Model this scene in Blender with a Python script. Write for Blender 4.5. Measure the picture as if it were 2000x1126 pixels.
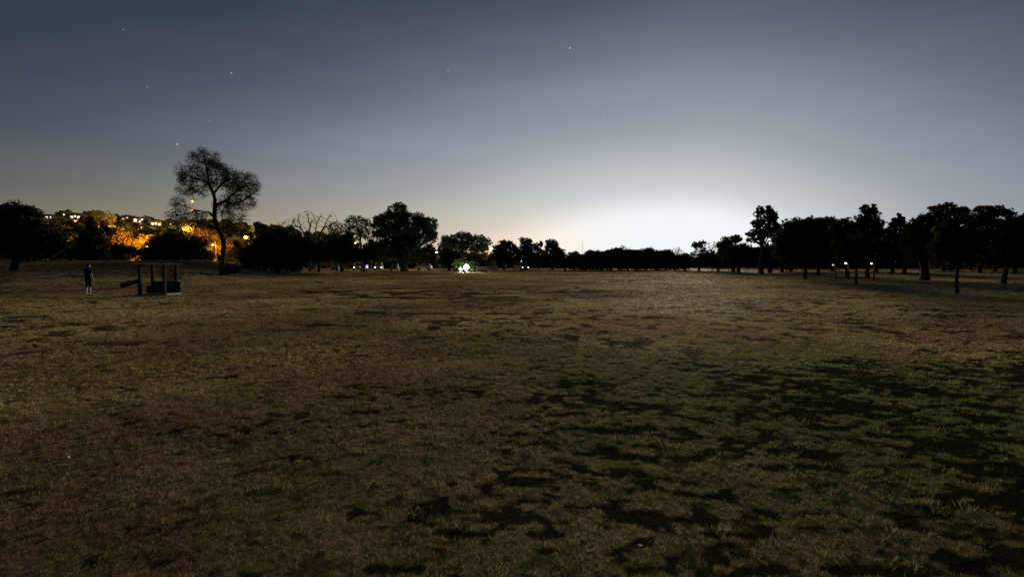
import bpy, bmesh, math, random
import numpy as np
from mathutils import Vector, Matrix

for o in list(bpy.data.objects):
    bpy.data.objects.remove(o, do_unlink=True)
scene = bpy.context.scene
COL = scene.collection
R = math.radians
rng = np.random.default_rng(11)
random.seed(11)

# ------------------------------------------------------------------ camera
F = 900.0            # focal length in pixels of a 2000 px wide frame
HY = 514.0           # horizon row of that frame
CAM_H = 1.65
cam = bpy.data.cameras.new("camera")
cam_o = bpy.data.objects.new("camera", cam)
COL.objects.link(cam_o)
cam.sensor_width = 36.0
cam.lens = F * 36.0 / 2000.0
cam.shift_y = (HY - 563.0) / 2000.0
cam.clip_start = 0.05
cam.clip_end = 8000
cam_o.location = (0, 0, CAM_H)
cam_o.rotation_euler = (R(90), 0, 0)
scene.camera = cam_o

# ------------------------------------------------------------------ sky
GLOW_AZ = 19.2       # degrees right of the view direction
world = bpy.data.worlds.new("World")
scene.world = world
world.use_nodes = True
nt = world.node_tree
nt.nodes.clear()
N = nt.nodes.new
L = nt.links.new


def wmath(op, a, b=None, clamp=False):
    n = N("ShaderNodeMath")
    n.operation = op
    n.use_clamp = clamp
    for i, v in enumerate((a, b)):
        if v is None:
            continue
        if isinstance(v, (int, float)):
            n.inputs[i].default_value = v
        else:
            L(v, n.inputs[i])
    return n.outputs[0]


tc = N("ShaderNodeTexCoord")
sep = N("ShaderNodeSeparateXYZ")
L(tc.outputs["Generated"], sep.inputs[0])
dx, dy, dz = sep.outputs
az = wmath("MULTIPLY", wmath("ARCTAN2", dx, dy), 180 / math.pi)
el = wmath("MAXIMUM", wmath("MULTIPLY", wmath("ARCSINE", dz), 180 / math.pi), 0.0)
daz = wmath("SUBTRACT", az, GLOW_AZ)
# the glow hugs the horizon: it spreads further sideways than upwards
dl = wmath("DIVIDE", wmath("MINIMUM", daz, 0.0), 3.2)
dr = wmath("DIVIDE", wmath("MAXIMUM", daz, 0.0), 1.95)
dh = wmath("SUBTRACT", dr, dl)
th = wmath("ADD", wmath("MULTIPLY", dh, dh), wmath("MULTIPLY", el, el))
# the sky darkens away from the glow faster higher up
kl = wmath("MULTIPLY", wmath("MINIMUM", daz, 0.0), math.sqrt(0.40 / 60))
kr = wmath("MULTIPLY", wmath("MAXIMUM", daz, 0.0), math.sqrt(0.90 / 60))
k2 = wmath("ADD", wmath("MULTIPLY", kl, kl), wmath("MULTIPLY", kr, kr))
th = wmath("SQRT", wmath("ADD", th, wmath("MULTIPLY", k2, el)))
# thin high cloud, very faint
mp = N("ShaderNodeMapping")
mp.inputs["Scale"].default_value = (1.2, 1.2, 7.0)
mp.inputs["Rotation"].default_value = (0.0, R(9), 0.0)
L(tc.outputs["Generated"], mp.inputs[0])
no = N("ShaderNodeTexNoise")
no.inputs["Scale"].default_value = 1.6
no.inputs["Detail"].default_value = 4
L(mp.outputs[0], no.inputs["Vector"])
th2 = wmath("MULTIPLY", th, wmath("ADD", wmath("MULTIPLY", no.outputs["Fac"], -0.16), 1.08))
fac = wmath("DIVIDE", th2, 70.0, clamp=True)
ramp = N("ShaderNodeValToRGB")
ramp.color_ramp.interpolation = "B_SPLINE" if False else "LINEAR"
stops = [
    (0.0, (0.865, 0.91, 0.94)), (5.8, (0.865, 0.91, 0.935)), (7.2, (0.74, 0.78, 0.80)),
    (9.0, (0.575, 0.61, 0.635)), (12.0, (0.445, 0.478, 0.508)), (15.5, (0.318, 0.350, 0.388)),
    (20.0, (0.226, 0.256, 0.304)), (25.0, (0.126, 0.150, 0.187)), (30.0, (0.072, 0.090, 0.119)),
    (36.0, (0.036, 0.050, 0.071)), (48.0, (0.021, 0.031, 0.048)), (70.0, (0.014, 0.022, 0.036)),
]
cr = ramp.color_ramp
while len(cr.elements) < len(stops):
    cr.elements.new(0.5)
for e, (p, c) in zip(cr.elements, stops):
    e.position = p / 70.0
    e.color = (*c, 1)
L(fac, ramp.inputs[0])
# warm city light low over the left horizon
wl = wmath("MULTIPLY", wmath("SUBTRACT", 1.0, wmath("DIVIDE", el, 13.0), clamp=True),
           wmath("DIVIDE", wmath("SUBTRACT", -8.0, daz), 45.0, clamp=True))
tint = N("ShaderNodeMix")
tint.data_type = "RGBA"
tint.blend_type = "MULTIPLY"
L(wl, tint.inputs["Factor"])
L(ramp.outputs[0], tint.inputs["A"])
tint.inputs["B"].default_value = (1.14, 0.94, 0.50, 1)
tint2 = N("ShaderNodeMix")
tint2.data_type = "RGBA"
tint2.blend_type = "MULTIPLY"
wl2 = wmath("MULTIPLY", wmath("SUBTRACT", 1.0, wmath("DIVIDE", el, 9.0), clamp=True),
            wmath("DIVIDE", wmath("SUBTRACT", -4.0, daz), 14.0, clamp=True))
L(wl2, tint2.inputs["Factor"])
L(tint.outputs["Result"], tint2.inputs["A"])
tint2.inputs["B"].default_value = (1.20, 0.945, 0.74, 1)
# a few stars
stars = [(1113, 94, 1.0), (452, 143, .55), (346, 282, .6), (875, 138, .35), (1179, 226, .3), (241, 58, .2), (288, 170, .2), (409, 236, .15)]
acc = None
for sx, sy, sv in stars:
    v = Vector(((sx - 1000) / F, 1.0, (HY - sy) / F)).normalized()
    dp = N("ShaderNodeVectorMath")
    dp.operation = "DOT_PRODUCT"
    L(tc.outputs["Generated"], dp.inputs[0])
    dp.inputs[1].default_value = v
    s = wmath("MULTIPLY", wmath("GREATER_THAN", dp.outputs["Value"], math.cos(0.0013)), sv * 0.6)
    acc = s if acc is None else wmath("ADD", acc, s)
addc = N("ShaderNodeMix")
addc.data_type = "RGBA"
addc.blend_type = "ADD"
addc.inputs["Factor"].default_value = 1.0
L(tint2.outputs["Result"], addc.inputs["A"])
L(acc, addc.inputs["B"])
sky = N("ShaderNodeTexSky")
sky.sky_type = "NISHITA"
sky.sun_disc = False
sky.sun_elevation = R(-3)
sky.sun_rotation = R(GLOW_AZ)
bg1 = N("ShaderNodeBackground")
L(addc.outputs["Result"], bg1.inputs[0])
bg1.inputs[1].default_value = 1.0
bg2 = N("ShaderNodeBackground")
L(sky.outputs[0], bg2.inputs[0])
bg2.inputs[1].default_value = 0.05
adds = N("ShaderNodeAddShader")
L(bg1.outputs[0], adds.inputs[0])
L(bg2.outputs[0], adds.inputs[1])
wo = N("ShaderNodeOutputWorld")
L(adds.outputs[0], wo.inputs[0])

# ------------------------------------------------------------------ sun: the glow of first light
sun = bpy.data.lights.new("sun", "SUN")
sun.energy = 2.7
sun.angle = R(14)
sun.color = (1.0, 0.84, 0.62)
sun_o = bpy.data.objects.new("sun", sun)
COL.objects.link(sun_o)
sd = Vector((math.sin(R(GLOW_AZ)), math.cos(R(GLOW_AZ)), math.tan(R(9)))).normalized()
sun_o.rotation_euler = (-sd).to_track_quat("-Z", "Y").to_euler()

scene.view_settings.view_transform = "Standard"
scene.view_settings.look = "None"
scene.view_settings.exposure = 0.0
scene.view_settings.gamma = 1.0
scene.cycles.use_denoising = True
scene.cycles.max_bounces = 5
scene.cycles.transparent_max_bounces = 8


# ------------------------------------------------------------------ helpers
def sm(e0, e1, x):
    t = np.clip((x - e0) / (e1 - e0), 0, 1)
    return t * t * (3 - 2 * t)


def vnoise(x, y, seed=0):
    xi = np.floor(x).astype(np.int64)
    yi = np.floor(y).astype(np.int64)
    fx = x - xi
    fy = y - yi
    fx = fx * fx * (3 - 2 * fx)
    fy = fy * fy * (3 - 2 * fy)

    def h(a, b):
        n = (a * 374761393 + b * 668265263 + seed * 974634541) & 0x7FFFFFFF
        n = ((n ^ (n >> 13)) * 1274126177) & 0x7FFFFFFF
        n = n ^ (n >> 16)
        return (n & 0xFFFFF) / float(0xFFFFF)
    a = h(xi, yi) * (1 - fx) + h(xi + 1, yi) * fx
    b = h(xi, yi + 1) * (1 - fx) + h(xi + 1, yi + 1) * fx
    return a * (1 - fy) + b * fy


def fbm(x, y, o=4, seed=0):
    s = 0.0
    a = 0.5
    t = 0.0
    for i in range(o):
        s = s + a * vnoise(x, y, seed + i * 7)
        t += a
        x = x * 2.03 + 17.1
        y = y * 2.03 + 5.7
        a *= 0.5
    return s / t


def terr(x, y):
    x = np.asarray(x, float)
    y = np.asarray(y, float)
    bank = 1.95 * sm(21, 60, y) * sm(0, 1, (-x - (9 + 0.35 * y)) / 14.0)
    und = 0.10 * (fbm(x / 9.0, y / 9.0, 3, 3) - 0.5) * sm(3, 12, np.hypot(x, y)) * (1 - 0.8 * sm(60, 110, y))
    fine = 0.035 * (fbm(x / 0.8, y / 0.8, 3, 9) - 0.5) * (1 - sm(25, 60, np.hypot(x, y)))
    return bank + und + fine


def tz(x, y):
    return float(terr(x, y))


def P(px, py, D):
    return np.array([(px - 1000) / F * D, D, CAM_H + (HY - py) / F * D])


def ground_at(px, py, lo=3.0, hi=260.0):
    """distance at which the ground is seen in that column and row"""
    Ds = np.linspace(lo, hi, 3000)
    xs = (px - 1000) / F * Ds
    rows = HY + F * (CAM_H - terr(xs, Ds)) / Ds
    k = np.argmax(rows <= py)
    if rows.min() > py:
        k = int(np.argmin(rows))
    return float(Ds[k])


def mesh_np(name, verts, faces, mat=None, smooth=False, cols=None, mats=None, midx=None):
    """faces: (n,k) int array or a list of such arrays"""
    if isinstance(faces, np.ndarray):
        faces = [faces]
    faces = [f for f in faces if len(f)]
    me = bpy.data.meshes.new(name)
    verts = np.asarray(verts, np.float32)
    me.vertices.add(len(verts))
    me.vertices.foreach_set("co", verts.ravel())
    loops = np.concatenate([f.ravel() for f in faces]).astype(np.int32)
    tot = np.concatenate([np.full(len(f), f.shape[1], np.int32) for f in faces])
    start = np.concatenate([[0], np.cumsum(tot)[:-1]]).astype(np.int32)
    me.loops.add(len(loops))
    me.loops.foreach_set("vertex_index", loops)
    me.polygons.add(len(tot))
    me.polygons.foreach_set("loop_start", start)
    me.polygons.foreach_set("loop_total", tot)
    if smooth:
        me.polygons.foreach_set("use_smooth", np.ones(len(tot), bool))
    if midx is not None:
        me.polygons.foreach_set("material_index", np.asarray(midx, np.int32))
    me.update(calc_edges=True)
    if cols is not None:
        a = me.attributes.new("col", "FLOAT_COLOR", "POINT")
        c = np.ones((len(verts), 4), np.float32)
        c[:, :3] = cols
        a.data.foreach_set("color", c.ravel())
    for m in (mats or ([mat] if mat else [])):
        me.materials.append(m)
    me.validate()
    return me


def link(name, me, parent=None, loc=None, rot=None):
    o = bpy.data.objects.new(name, me)
    COL.objects.link(o)
    if parent is not None:
        o.parent = parent
    if loc is not None:
        o.location = loc
    if rot is not None:
        o.rotation_euler = rot
    return o


def tag(o, label=None, cat=None, group=None, kind=None):
    if label:
        o["label"] = label
    if cat:
        o["category"] = cat
    if group:
        o["group"] = group
    if kind:
        o["kind"] = kind
    return o


def thing(name, label, cat, loc, rotz=0.0, group=None):
    o = link(name, None, None, loc, (0, 0, rotz))
    o.empty_display_size = 0.2
    return tag(o, label, cat, group)


def principled(name, col, rough=0.8, spec=0.3, noise=None, metallic=0.0, emit=None, estr=0.0, bump=0.0):
    m = bpy.data.materials.new(name)
    m.use_nodes = True
    t = m.node_tree
    b = t.nodes["Principled BSDF"]
    b.inputs["Base Color"].default_value = (*col, 1)
    b.inputs["Roughness"].default_value = rough
    b.inputs["Specular IOR Level"].default_value = spec
    b.inputs["Metallic"].default_value = metallic
    if noise:
        sc_, amt = noise
        tcn = t.nodes.new("ShaderNodeTexCoord")
        n = t.nodes.new("ShaderNodeTexNoise")
        n.inputs["Scale"].default_value = sc_
        n.inputs["Detail"].default_value = 5
        t.links.new(tcn.outputs["Object"], n.inputs["Vector"])
        mx = t.nodes.new("ShaderNodeMix")
        mx.data_type = "RGBA"
        mx.inputs["A"].default_value = (*[c * (1 - amt) for c in col], 1)
        mx.inputs["B"].default_value = (*[min(1, c * (1 + amt)) for c in col], 1)
        t.links.new(n.outputs["Fac"], mx.inputs["Factor"])
        t.links.new(mx.outputs["Result"], b.inputs["Base Color"])
        if bump:
            bp = t.nodes.new("ShaderNodeBump")
            bp.inputs["Strength"].default_value = bump
            t.links.new(n.outputs["Fac"], bp.inputs["Height"])
            t.links.new(bp.outputs[0], b.inputs["Normal"])
    if emit:
        b.inputs["Emission Color"].default_value = (*emit, 1)
        b.inputs["Emission Strength"].default_value = estr
    return m


def leaf_mat(name, col, trans=0.25):
    m = bpy.data.materials.new(name)
    m.use_nodes = True
    t = m.node_tree
    b = t.nodes["Principled BSDF"]
    out = t.nodes["Material Output"]
    b.inputs["Roughness"].default_value = 0.75
    b.inputs["Specular IOR Level"].default_value = 0.15
    g = t.nodes.new("ShaderNodeNewGeometry")
    rmp = t.nodes.new("ShaderNodeValToRGB")
    rmp.color_ramp.elements[0].color = (*[c * 0.55 for c in col], 1)
    rmp.color_ramp.elements[1].color = (col[0] * 1.5, col[1] * 1.35, col[2] * 1.2, 1)
    t.links.new(g.outputs["Random Per Island"], rmp.inputs[0])
    t.links.new(rmp.outputs[0], b.inputs["Base Color"])
    tr = t.nodes.new("ShaderNodeBsdfTranslucent")
    t.links.new(rmp.outputs[0], tr.inputs[0])
    mx = t.nodes.new("ShaderNodeMixShader")
    mx.inputs[0].default_value = trans
    t.links.new(b.outputs[0], mx.inputs[1])
    t.links.new(tr.outputs[0], mx.inputs[2])
    t.links.new(mx.outputs[0], out.inputs[0])
    return m


def emitter(name, col, s):
    m = bpy.data.materials.new(name)
    m.use_nodes = True
    t = m.node_tree
    t.nodes.remove(t.nodes["Principled BSDF"])
    e = t.nodes.new("ShaderNodeEmission")
    e.inputs[0].default_value = (*col, 1)
    e.inputs[1].default_value = s
    t.links.new(e.outputs[0], t.nodes["Material Output"].inputs[0])
    return m


M = {
    "bark": principled("bark", (0.045, 0.035, 0.026), 0.9, 0.2, (9, 0.5), bump=0.4),
    "palebark": principled("pale_bark", (0.16, 0.13, 0.10), 0.9, 0.2, (8, 0.4), bump=0.4),
    "leaf": leaf_mat("leaf_dark", (0.034, 0.042, 0.019)),
    "leaf2": leaf_mat("leaf_green", (0.055, 0.080, 0.026)),
    "leaf3": leaf_mat("leaf_olive", (0.075, 0.075, 0.035)),
    "needle": leaf_mat("needles", (0.026, 0.036, 0.020), 0.12),
    "autumn": leaf_mat("leaf_autumn", (0.12, 0.09, 0.03)),
    "dry": leaf_mat("leaf_dry", (0.10, 0.065, 0.032)),
    "steel": principled("lamp_steel", (0.12, 0.12, 0.12), 0.5, 0.5, (20, 0.2), 0.6),
    "concrete": principled("concrete", (0.40, 0.36, 0.33), 0.85, 0.3, (6, 0.25)),
    "rubber": principled("rubber", (0.02, 0.02, 0.02), 0.8, 0.3),
    "rim": principled("wheel_rim", (0.4, 0.4, 0.4), 0.35, 0.5, None, 0.8),
    "glass": principled("car_glass", (0.015, 0.017, 0.02), 0.08, 0.6),
    "tail": principled("tail_lamp", (0.35, 0.02, 0.02), 0.25, 0.5),
    "lampoff": principled("headlamp_off", (0.65, 0.65, 0.62), 0.15, 0.6),
    "trim": principled("dark_trim", (0.03, 0.03, 0.03), 0.6, 0.4),
    "wall": principled("house_wall", (0.38, 0.34, 0.28), 0.9, 0.2, (0.6, 0.2)),
    "roof": principled("house_roof", (0.16, 0.08, 0.055), 0.9, 0.2, (1.5, 0.3)),
    "wood": principled("tan_wood", (0.30, 0.21, 0.14), 0.85, 0.25, (5, 0.3)),
    "white": principled("white_paint", (0.75, 0.75, 0.73), 0.5, 0.4),
}

# ------------------------------------------------------------------ ground
def dens(x, y):
    """how much dark green growth there is among the straw"""
    d = 0.05 + 0.0 * x
    d = d + 0.64 * sm(-0.7, 1.2, x + 0.35 * (y - 4)) * (1 - sm(5.6, 8.4, y - 0.08 * x)) * sm(-0.8, 0.5, x)
    d = d + 0.22 * np.exp(-(((x - 0.2) / 1.2) ** 2 + ((y - 2.9) / 1.2) ** 2))
    d = d + 0.20 * np.exp(-(((x - 6.0) / 3.5) ** 2 + ((y - 8.5) / 2.4) ** 2))
    d = d - 0.06 * np.exp(-(((x + 1.0) / 1.6) ** 2 + ((y - 7.0) / 3.5) ** 2))
    return d - 0.05 * sm(40, 70, y)


def streaks(x, y):
    """the long dark growth lying across the middle of the field"""
    w = 0.95 * np.exp(-(((x + 6.5) / 7.0) ** 2 + ((y - 25.0) / 4.2) ** 2))
    w = w + 0.75 * np.exp(-(((x + 4.9) / 1.5) ** 2 + ((y - 11.8) / 0.75) ** 2))
    w = w + 0.55 * np.exp(-(((x - 6) / 9) ** 2 + ((y - 27) / 5) ** 2))
    w = w + 0.75 * np.exp(-(((x - 7.5) / 6) ** 2 + ((y - 42) / 4) ** 2))
    w = w + 0.45 * np.exp(-(((x + 4.0) / 3.0) ** 2 + ((y - 15.5) / 2.0) ** 2))
    n = 0.55 * fbm(x / 2.1, y / 1.0, 3, 131) + 0.45 * fbm(x / 0.55, y / 0.42, 3, 137)
    return sm(0.585, 0.645, n + 0.16 * np.clip(w, 0, 1)) * np.clip(w * 2.2, 0, 1) * 0.97


def dark_amount(x, y):
    xw = x + 0.30 * (fbm(x / 0.5, y / 0.5, 3, 51) - 0.5)
    n = 0.52 * fbm(xw / 0.14, y / 0.08, 5, 21) + 0.30 * fbm(xw / 0.50, y / 0.30, 3, 33) + 0.18 * fbm(x / 1.6, y / 1.2, 2, 63)
    d = dens(x, y)
    t = 0.632 - 0.215 * d
    big = sm(t - 0.018, t + 0.032, n)
    n2 = fbm(x / 0.10, y / 0.09, 3, 77)
    small = sm(0.62, 0.70, n2) * 0.75
    far = fbm(x / 0.40, y / 0.40, 3, 45)
    mid = sm(0.58, 0.64, far) * 0.92 * sm(5, 9, y) * sm(0.40, 0.55, fbm(x / 4.0, y / 4.0, 2, 47))
    return np.clip(np.maximum(np.maximum(big, small), np.maximum(mid, streaks(x, y))), 0, 1)


def ground_colour(x, y):
    k1 = fbm(x / 2.2, y / 2.2, 4, 5)[:, None]
    k2 = fbm(x / 0.5, y / 0.5, 3, 15)[:, None]
    straw = np.array([0.420, 0.335, 0.175])
    brown = np.array([0.340, 0.235, 0.130])
    olive = np.array([0.300, 0.275, 0.105])
    c = straw * (1 - sm(0.45, 0.62, k1)) + brown * sm(0.45, 0.62, k1)
    c = c * (1 - 0.75 * sm(0.48, 0.66, k2)) + olive * 0.75 * sm(0.48, 0.66, k2)
    c = c * (0.74 + 0.52 * sm(0.36, 0.64, fbm(x / 6.5, y / 6.5, 3, 201)))[:, None]
    gr = np.exp(-(((x - 4.8) / 3.0) ** 2 + ((y - 5.2) / 3.4) ** 2))[:, None]
    c = c * (1 - 0.9 * gr) + np.array([0.155, 0.24, 0.062]) * 0.9 * gr
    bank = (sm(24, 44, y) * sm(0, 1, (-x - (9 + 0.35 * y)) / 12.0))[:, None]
    c = c * (1 - 0.55 * bank) + np.array([0.085, 0.062, 0.036]) * 0.55 * bank  # bank toned darker to paint in the dim left edge of the view
    dk = dark_amount(x, y)[:, None]
    dark = np.array([0.020, 0.016, 0.008]) * (1 - gr) + np.array([0.011, 0.016, 0.005]) * gr
    return c * (1 - dk * 0.95) + dark * dk * 0.95


ang = np.concatenate([np.linspace(-180, -62, 40)[:-1], np.linspace(-62, 62, 760), np.linspace(62, 180, 40)[1:-1]])
ang = np.radians(ang)
rad = np.concatenate([[0.25], np.geomspace(0.8, 90, 480), np.geomspace(93, 1500, 44)])
A_, R_ = np.meshgrid(ang, rad)
gx = (R_ * np.sin(A_)).ravel()
gy = (R_ * np.cos(A_)).ravel()
na, nr = len(ang), len(rad)
ii, jj = np.meshgrid(np.arange(nr - 1), np.arange(na), indexing="ij")
a0 = (ii * na + jj).ravel()
a1 = (ii * na + (jj + 1) % na).ravel()
b0 = a0 + na
b1 = a1 + na
gfaces = np.stack([a0, a1, b1, b0], 1)
gverts = np.stack([gx, gy, terr(gx, gy)], 1)
gv0 = np.concatenate([gverts, [[0, 0, tz(0, 0)]]])
fan = np.stack([np.full(na, len(gverts)), (np.arange(na) + 1) % na, np.arange(na)], 1)

gm = bpy.data.materials.new("dry_turf")
gm.use_nodes = True
t = gm.node_tree
b = t.nodes["Principled BSDF"]
at = t.nodes.new("ShaderNodeAttribute")
at.attribute_name = "col"
tcn = t.nodes.new("ShaderNodeTexCoord")
n1 = t.nodes.new("ShaderNodeTexNoise")
n1.inputs["Scale"].default_value = 26
n1.inputs["Detail"].default_value = 8
n1.inputs["Roughness"].default_value = 0.7
t.links.new(tcn.outputs["Object"], n1.inputs["Vector"])
mr = t.nodes.new("ShaderNodeMapRange")
mr.inputs["From Min"].default_value = 0.3
mr.inputs["From Max"].default_value = 0.7
mr.inputs["To Min"].default_value = 0.45
mr.inputs["To Max"].default_value = 1.45
t.links.new(n1.outputs["Fac"], mr.inputs["Value"])
vm = t.nodes.new("ShaderNodeVectorMath")
vm.operation = "SCALE"
t.links.new(at.outputs["Color"], vm.inputs[0])
t.links.new(mr.outputs[0], vm.inputs["Scale"])
t.links.new(vm.outputs[0], b.inputs["Base Color"])
b.inputs["Roughness"].default_value = 0.8
b.inputs["Specular IOR Level"].default_value = 0.16
bw = t.nodes.new("ShaderNodeRGBToBW")
t.links.new(at.outputs["Color"], bw.inputs[0])
sc2 = t.nodes.new("ShaderNodeMath")
sc2.operation = "MULTIPLY"
sc2.inputs[1].default_value = 0.012
t.links.new(bw.outputs[0], sc2.inputs[0])
t.links.new(sc2.outputs[0], b.inputs["Specular IOR Level"])
bp = t.nodes.new("ShaderNodeBump")
bp.inputs["Strength"].default_value = 0.9
bp.inputs["Distance"].default_value = 0.03
t.links.new(n1.outputs["Fac"], bp.inputs["Height"])
t.links.new(bp.outputs[0], b.inputs["Normal"])
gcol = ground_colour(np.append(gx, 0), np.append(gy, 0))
# earth and thatch under the blades, darkened toward the camera to paint dim falloff
soil_falloff = np.array([0.13, 0.088, 0.05])
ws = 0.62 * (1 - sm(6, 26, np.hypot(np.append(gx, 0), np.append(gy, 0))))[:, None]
gcol = np.minimum(gcol, gcol * (1 - ws) + soil_falloff * ws)
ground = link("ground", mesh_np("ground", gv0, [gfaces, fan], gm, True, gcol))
tag(ground, "dry straw coloured turf with dark green patches", None, None, "structure")

# grass blades standing on the ground sheet
grass_mat = bpy.data.materials.new("grass_blades")
grass_mat.use_nodes = True
t = grass_mat.node_tree
b = t.nodes["Principled BSDF"]
at = t.nodes.new("ShaderNodeAttribute")
at.attribute_name = "col"
t.links.new(at.outputs["Color"], b.inputs["Base Color"])
b.inputs["Roughness"].default_value = 0.85
b.inputs["Specular IOR Level"].default_value = 0.2
bw = t.nodes.new("ShaderNodeRGBToBW")
t.links.new(at.outputs["Color"], bw.inputs[0])
sc2 = t.nodes.new("ShaderNodeMath")
sc2.operation = "MULTIPLY"
sc2.inputs[1].default_value = 0.02
t.links.new(bw.outputs[0], sc2.inputs[0])
t.links.new(sc2.outputs[0], b.inputs["Specular IOR Level"])
tr = t.nodes.new("ShaderNodeBsdfTranslucent")
t.links.new(at.outputs["Color"], tr.inputs[0])
mx = t.nodes.new("ShaderNodeMixShader")
mx.inputs[0].default_value = 0.5
t.links.new(b.outputs[0], mx.inputs[1])
t.links.new(tr.outputs[0], mx.inputs[2])
t.links.new(mx.outputs[0], t.nodes["Material Output"].inputs[0])


def blades(r0, r1, per_m2, h0, h1, w, half=54):
    area = math.radians(2 * half) * (r1 ** 2 - r0 ** 2) / 2
    n = int(area * per_m2)
    nt_ = max(1, n // 5)
    r = np.sqrt(rng.uniform(r0 ** 2, r1 ** 2, nt_))
    a = np.radians(rng.uniform(-half, half, nt_))
    cx = np.repeat(r * np.sin(a), 5)
    cy = np.repeat(r * np.cos(a), 5)
    s = 0.6 * (h0 + h1)
    x = cx + rng.normal(0, s * 0.5, len(cx))
    y = cy + rng.normal(0, s * 0.5, len(cx))
    z = terr(x, y)
    dk = dark_amount(x, y)
    c = ground_colour(x, y)
    hgt = rng.uniform(h0, h1, len(x)) * (0.55 + 0.75 * fbm(x / 0.35, y / 0.35, 2, 91)) * (1 - 0.35 * dk)
    th_ = rng.uniform(0, 2 * math.pi, len(x))
    lean = rng.uniform(0.3, 1.5, len(x)) * hgt
    bx, by = np.cos(th_), np.sin(th_)
    ph = rng.uniform(0, 2 * math.pi, len(x))
    v0 = np.stack([x - bx * w, y - by * w, z - 0.004], 1)
    v1 = np.stack([x + bx * w, y + by * w, z - 0.004], 1)
    v2 = np.stack([x + np.cos(ph) * lean, y + np.sin(ph) * lean, z + hgt], 1)
    v = np.stack([v0, v1, v2], 1).reshape(-1, 3)
    c = c * rng.uniform(0.6, 1.45, len(x))[:, None]
    return v, np.repeat(np.clip(c, 0, 0.6), 3, 0)


parts_ = [blades(1.6, 4.0, 8200, 0.006, 0.026, 0.0019), blades(4.0, 8.0, 3600, 0.008, 0.030, 0.0030),
          blades(8.0, 16.0, 1000, 0.010, 0.036, 0.0062), blades(16.0, 40.0, 150, 0.014, 0.055, 0.014),
          blades(40.0, 95.0, 26, 0.03, 0.09, 0.03)]


def tufts(n):
    r = np.sqrt(rng.uniform(1.9 ** 2, 11.0 ** 2, n))
    a = np.radians(rng.uniform(-52, 52, n))
    k = 26
    cx, cy = np.repeat(r * np.sin(a), k), np.repeat(r * np.cos(a), k)
    sp = np.repeat(rng.uniform(.015, .05, n), k)
    x, y = cx + rng.normal(0, 1, len(cx)) * sp, cy + rng.normal(0, 1, len(cx)) * sp
    z = terr(x, y)
    c = np.repeat(np.where(rng.uniform(0, 1, (n, 1)) < .55, [[.30, .26, .12]], [[.10, .13, .035]]), k, 0) * rng.uniform(.6, 1.4, len(x))[:, None]
    h = np.repeat(rng.uniform(.018, .055, n), k) * rng.uniform(.5, 1.1, len(x))
    ph, th_ = rng.uniform(0, 6.28, len(x)), rng.uniform(0, 6.28, len(x))
    ln = h * rng.uniform(.2, .9, len(x))
    w = .0022
    v = np.stack([np.stack([x - np.cos(th_) * w, y - np.sin(th_) * w, z - .004], 1), np.stack([x + np.cos(th_) * w, y + np.sin(th_) * w, z - .004], 1),
                  np.stack([x + np.cos(ph) * ln, y + np.sin(ph) * ln, z + h], 1)], 1).reshape(-1, 3)
    return v, np.repeat(c, 3, 0)


parts_.append(tufts(800))
gv = np.concatenate([p[0] for p in parts_])
gc = np.concatenate([p[1] for p in parts_])
gf = np.arange(len(gv)).reshape(-1, 3)
grass = link("grass", mesh_np("grass", gv, gf, grass_mat, False, gc))
tag(grass, "short dry grass blades and dark green tufts covering the field", "grass", None, "stuff")


# flat strips: dirt path and the far road
def strip(name, pts, width, mat, lift=0.02, kind="structure"):
    pts = np.asarray(pts, float)
    out = []
    for i in range(len(pts) - 1):
        n = 14
        for k in range(n):
            out.append(pts[i] + (pts[i + 1] - pts[i]) * k / n)
    out.append(pts[-1])
    out = np.asarray(out)
    d = np.gradient(out, axis=0)
    d /= np.linalg.norm(d, axis=1)[:, None]
    nrm = np.stack([-d[:, 1], d[:, 0]], 1)
    wv = width * (0.85 + 0.3 * fbm(out[:, 0] / 3, out[:, 1] / 3, 2, 4))[:, None]
    l = out + nrm * wv / 2
    r = out - nrm * wv / 2
    c = np.stack([l, out, r], 1).reshape(-1, 2)
    z = terr(c[:, 0], c[:, 1]) + lift
    v = np.column_stack([c, z])
    f = []
    for i in range(len(out) - 1):
        for k in range(2):
            f.append([i * 3 + k, (i + 1) * 3 + k, (i + 1) * 3 + k + 1, i * 3 + k + 1])
    o = link(name, mesh_np(name, v, np.array(f), mat, True))
    o["kind"] = kind
    return o


M["dirt"] = principled("dirt_path", (0.42, 0.34, 0.22), 0.9, 0.2, (1.2, 0.25))
M["asphalt"] = principled("asphalt", (0.17, 0.15, 0.145), 0.85, 0.3, (2, 0.2))
strip("path", [(-16, 84), (-4, 83), (10, 82.5), (30, 84)], 1.6, M["dirt"])
strip("road", [(40, 150), (90, 148), (150, 140), (190, 132)], 7.0, M["asphalt"], 0.03)
strip("car_park", [(-62, 112), (-30, 110), (-8, 118)], 12.0, M["asphalt"], 0.025)


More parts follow.
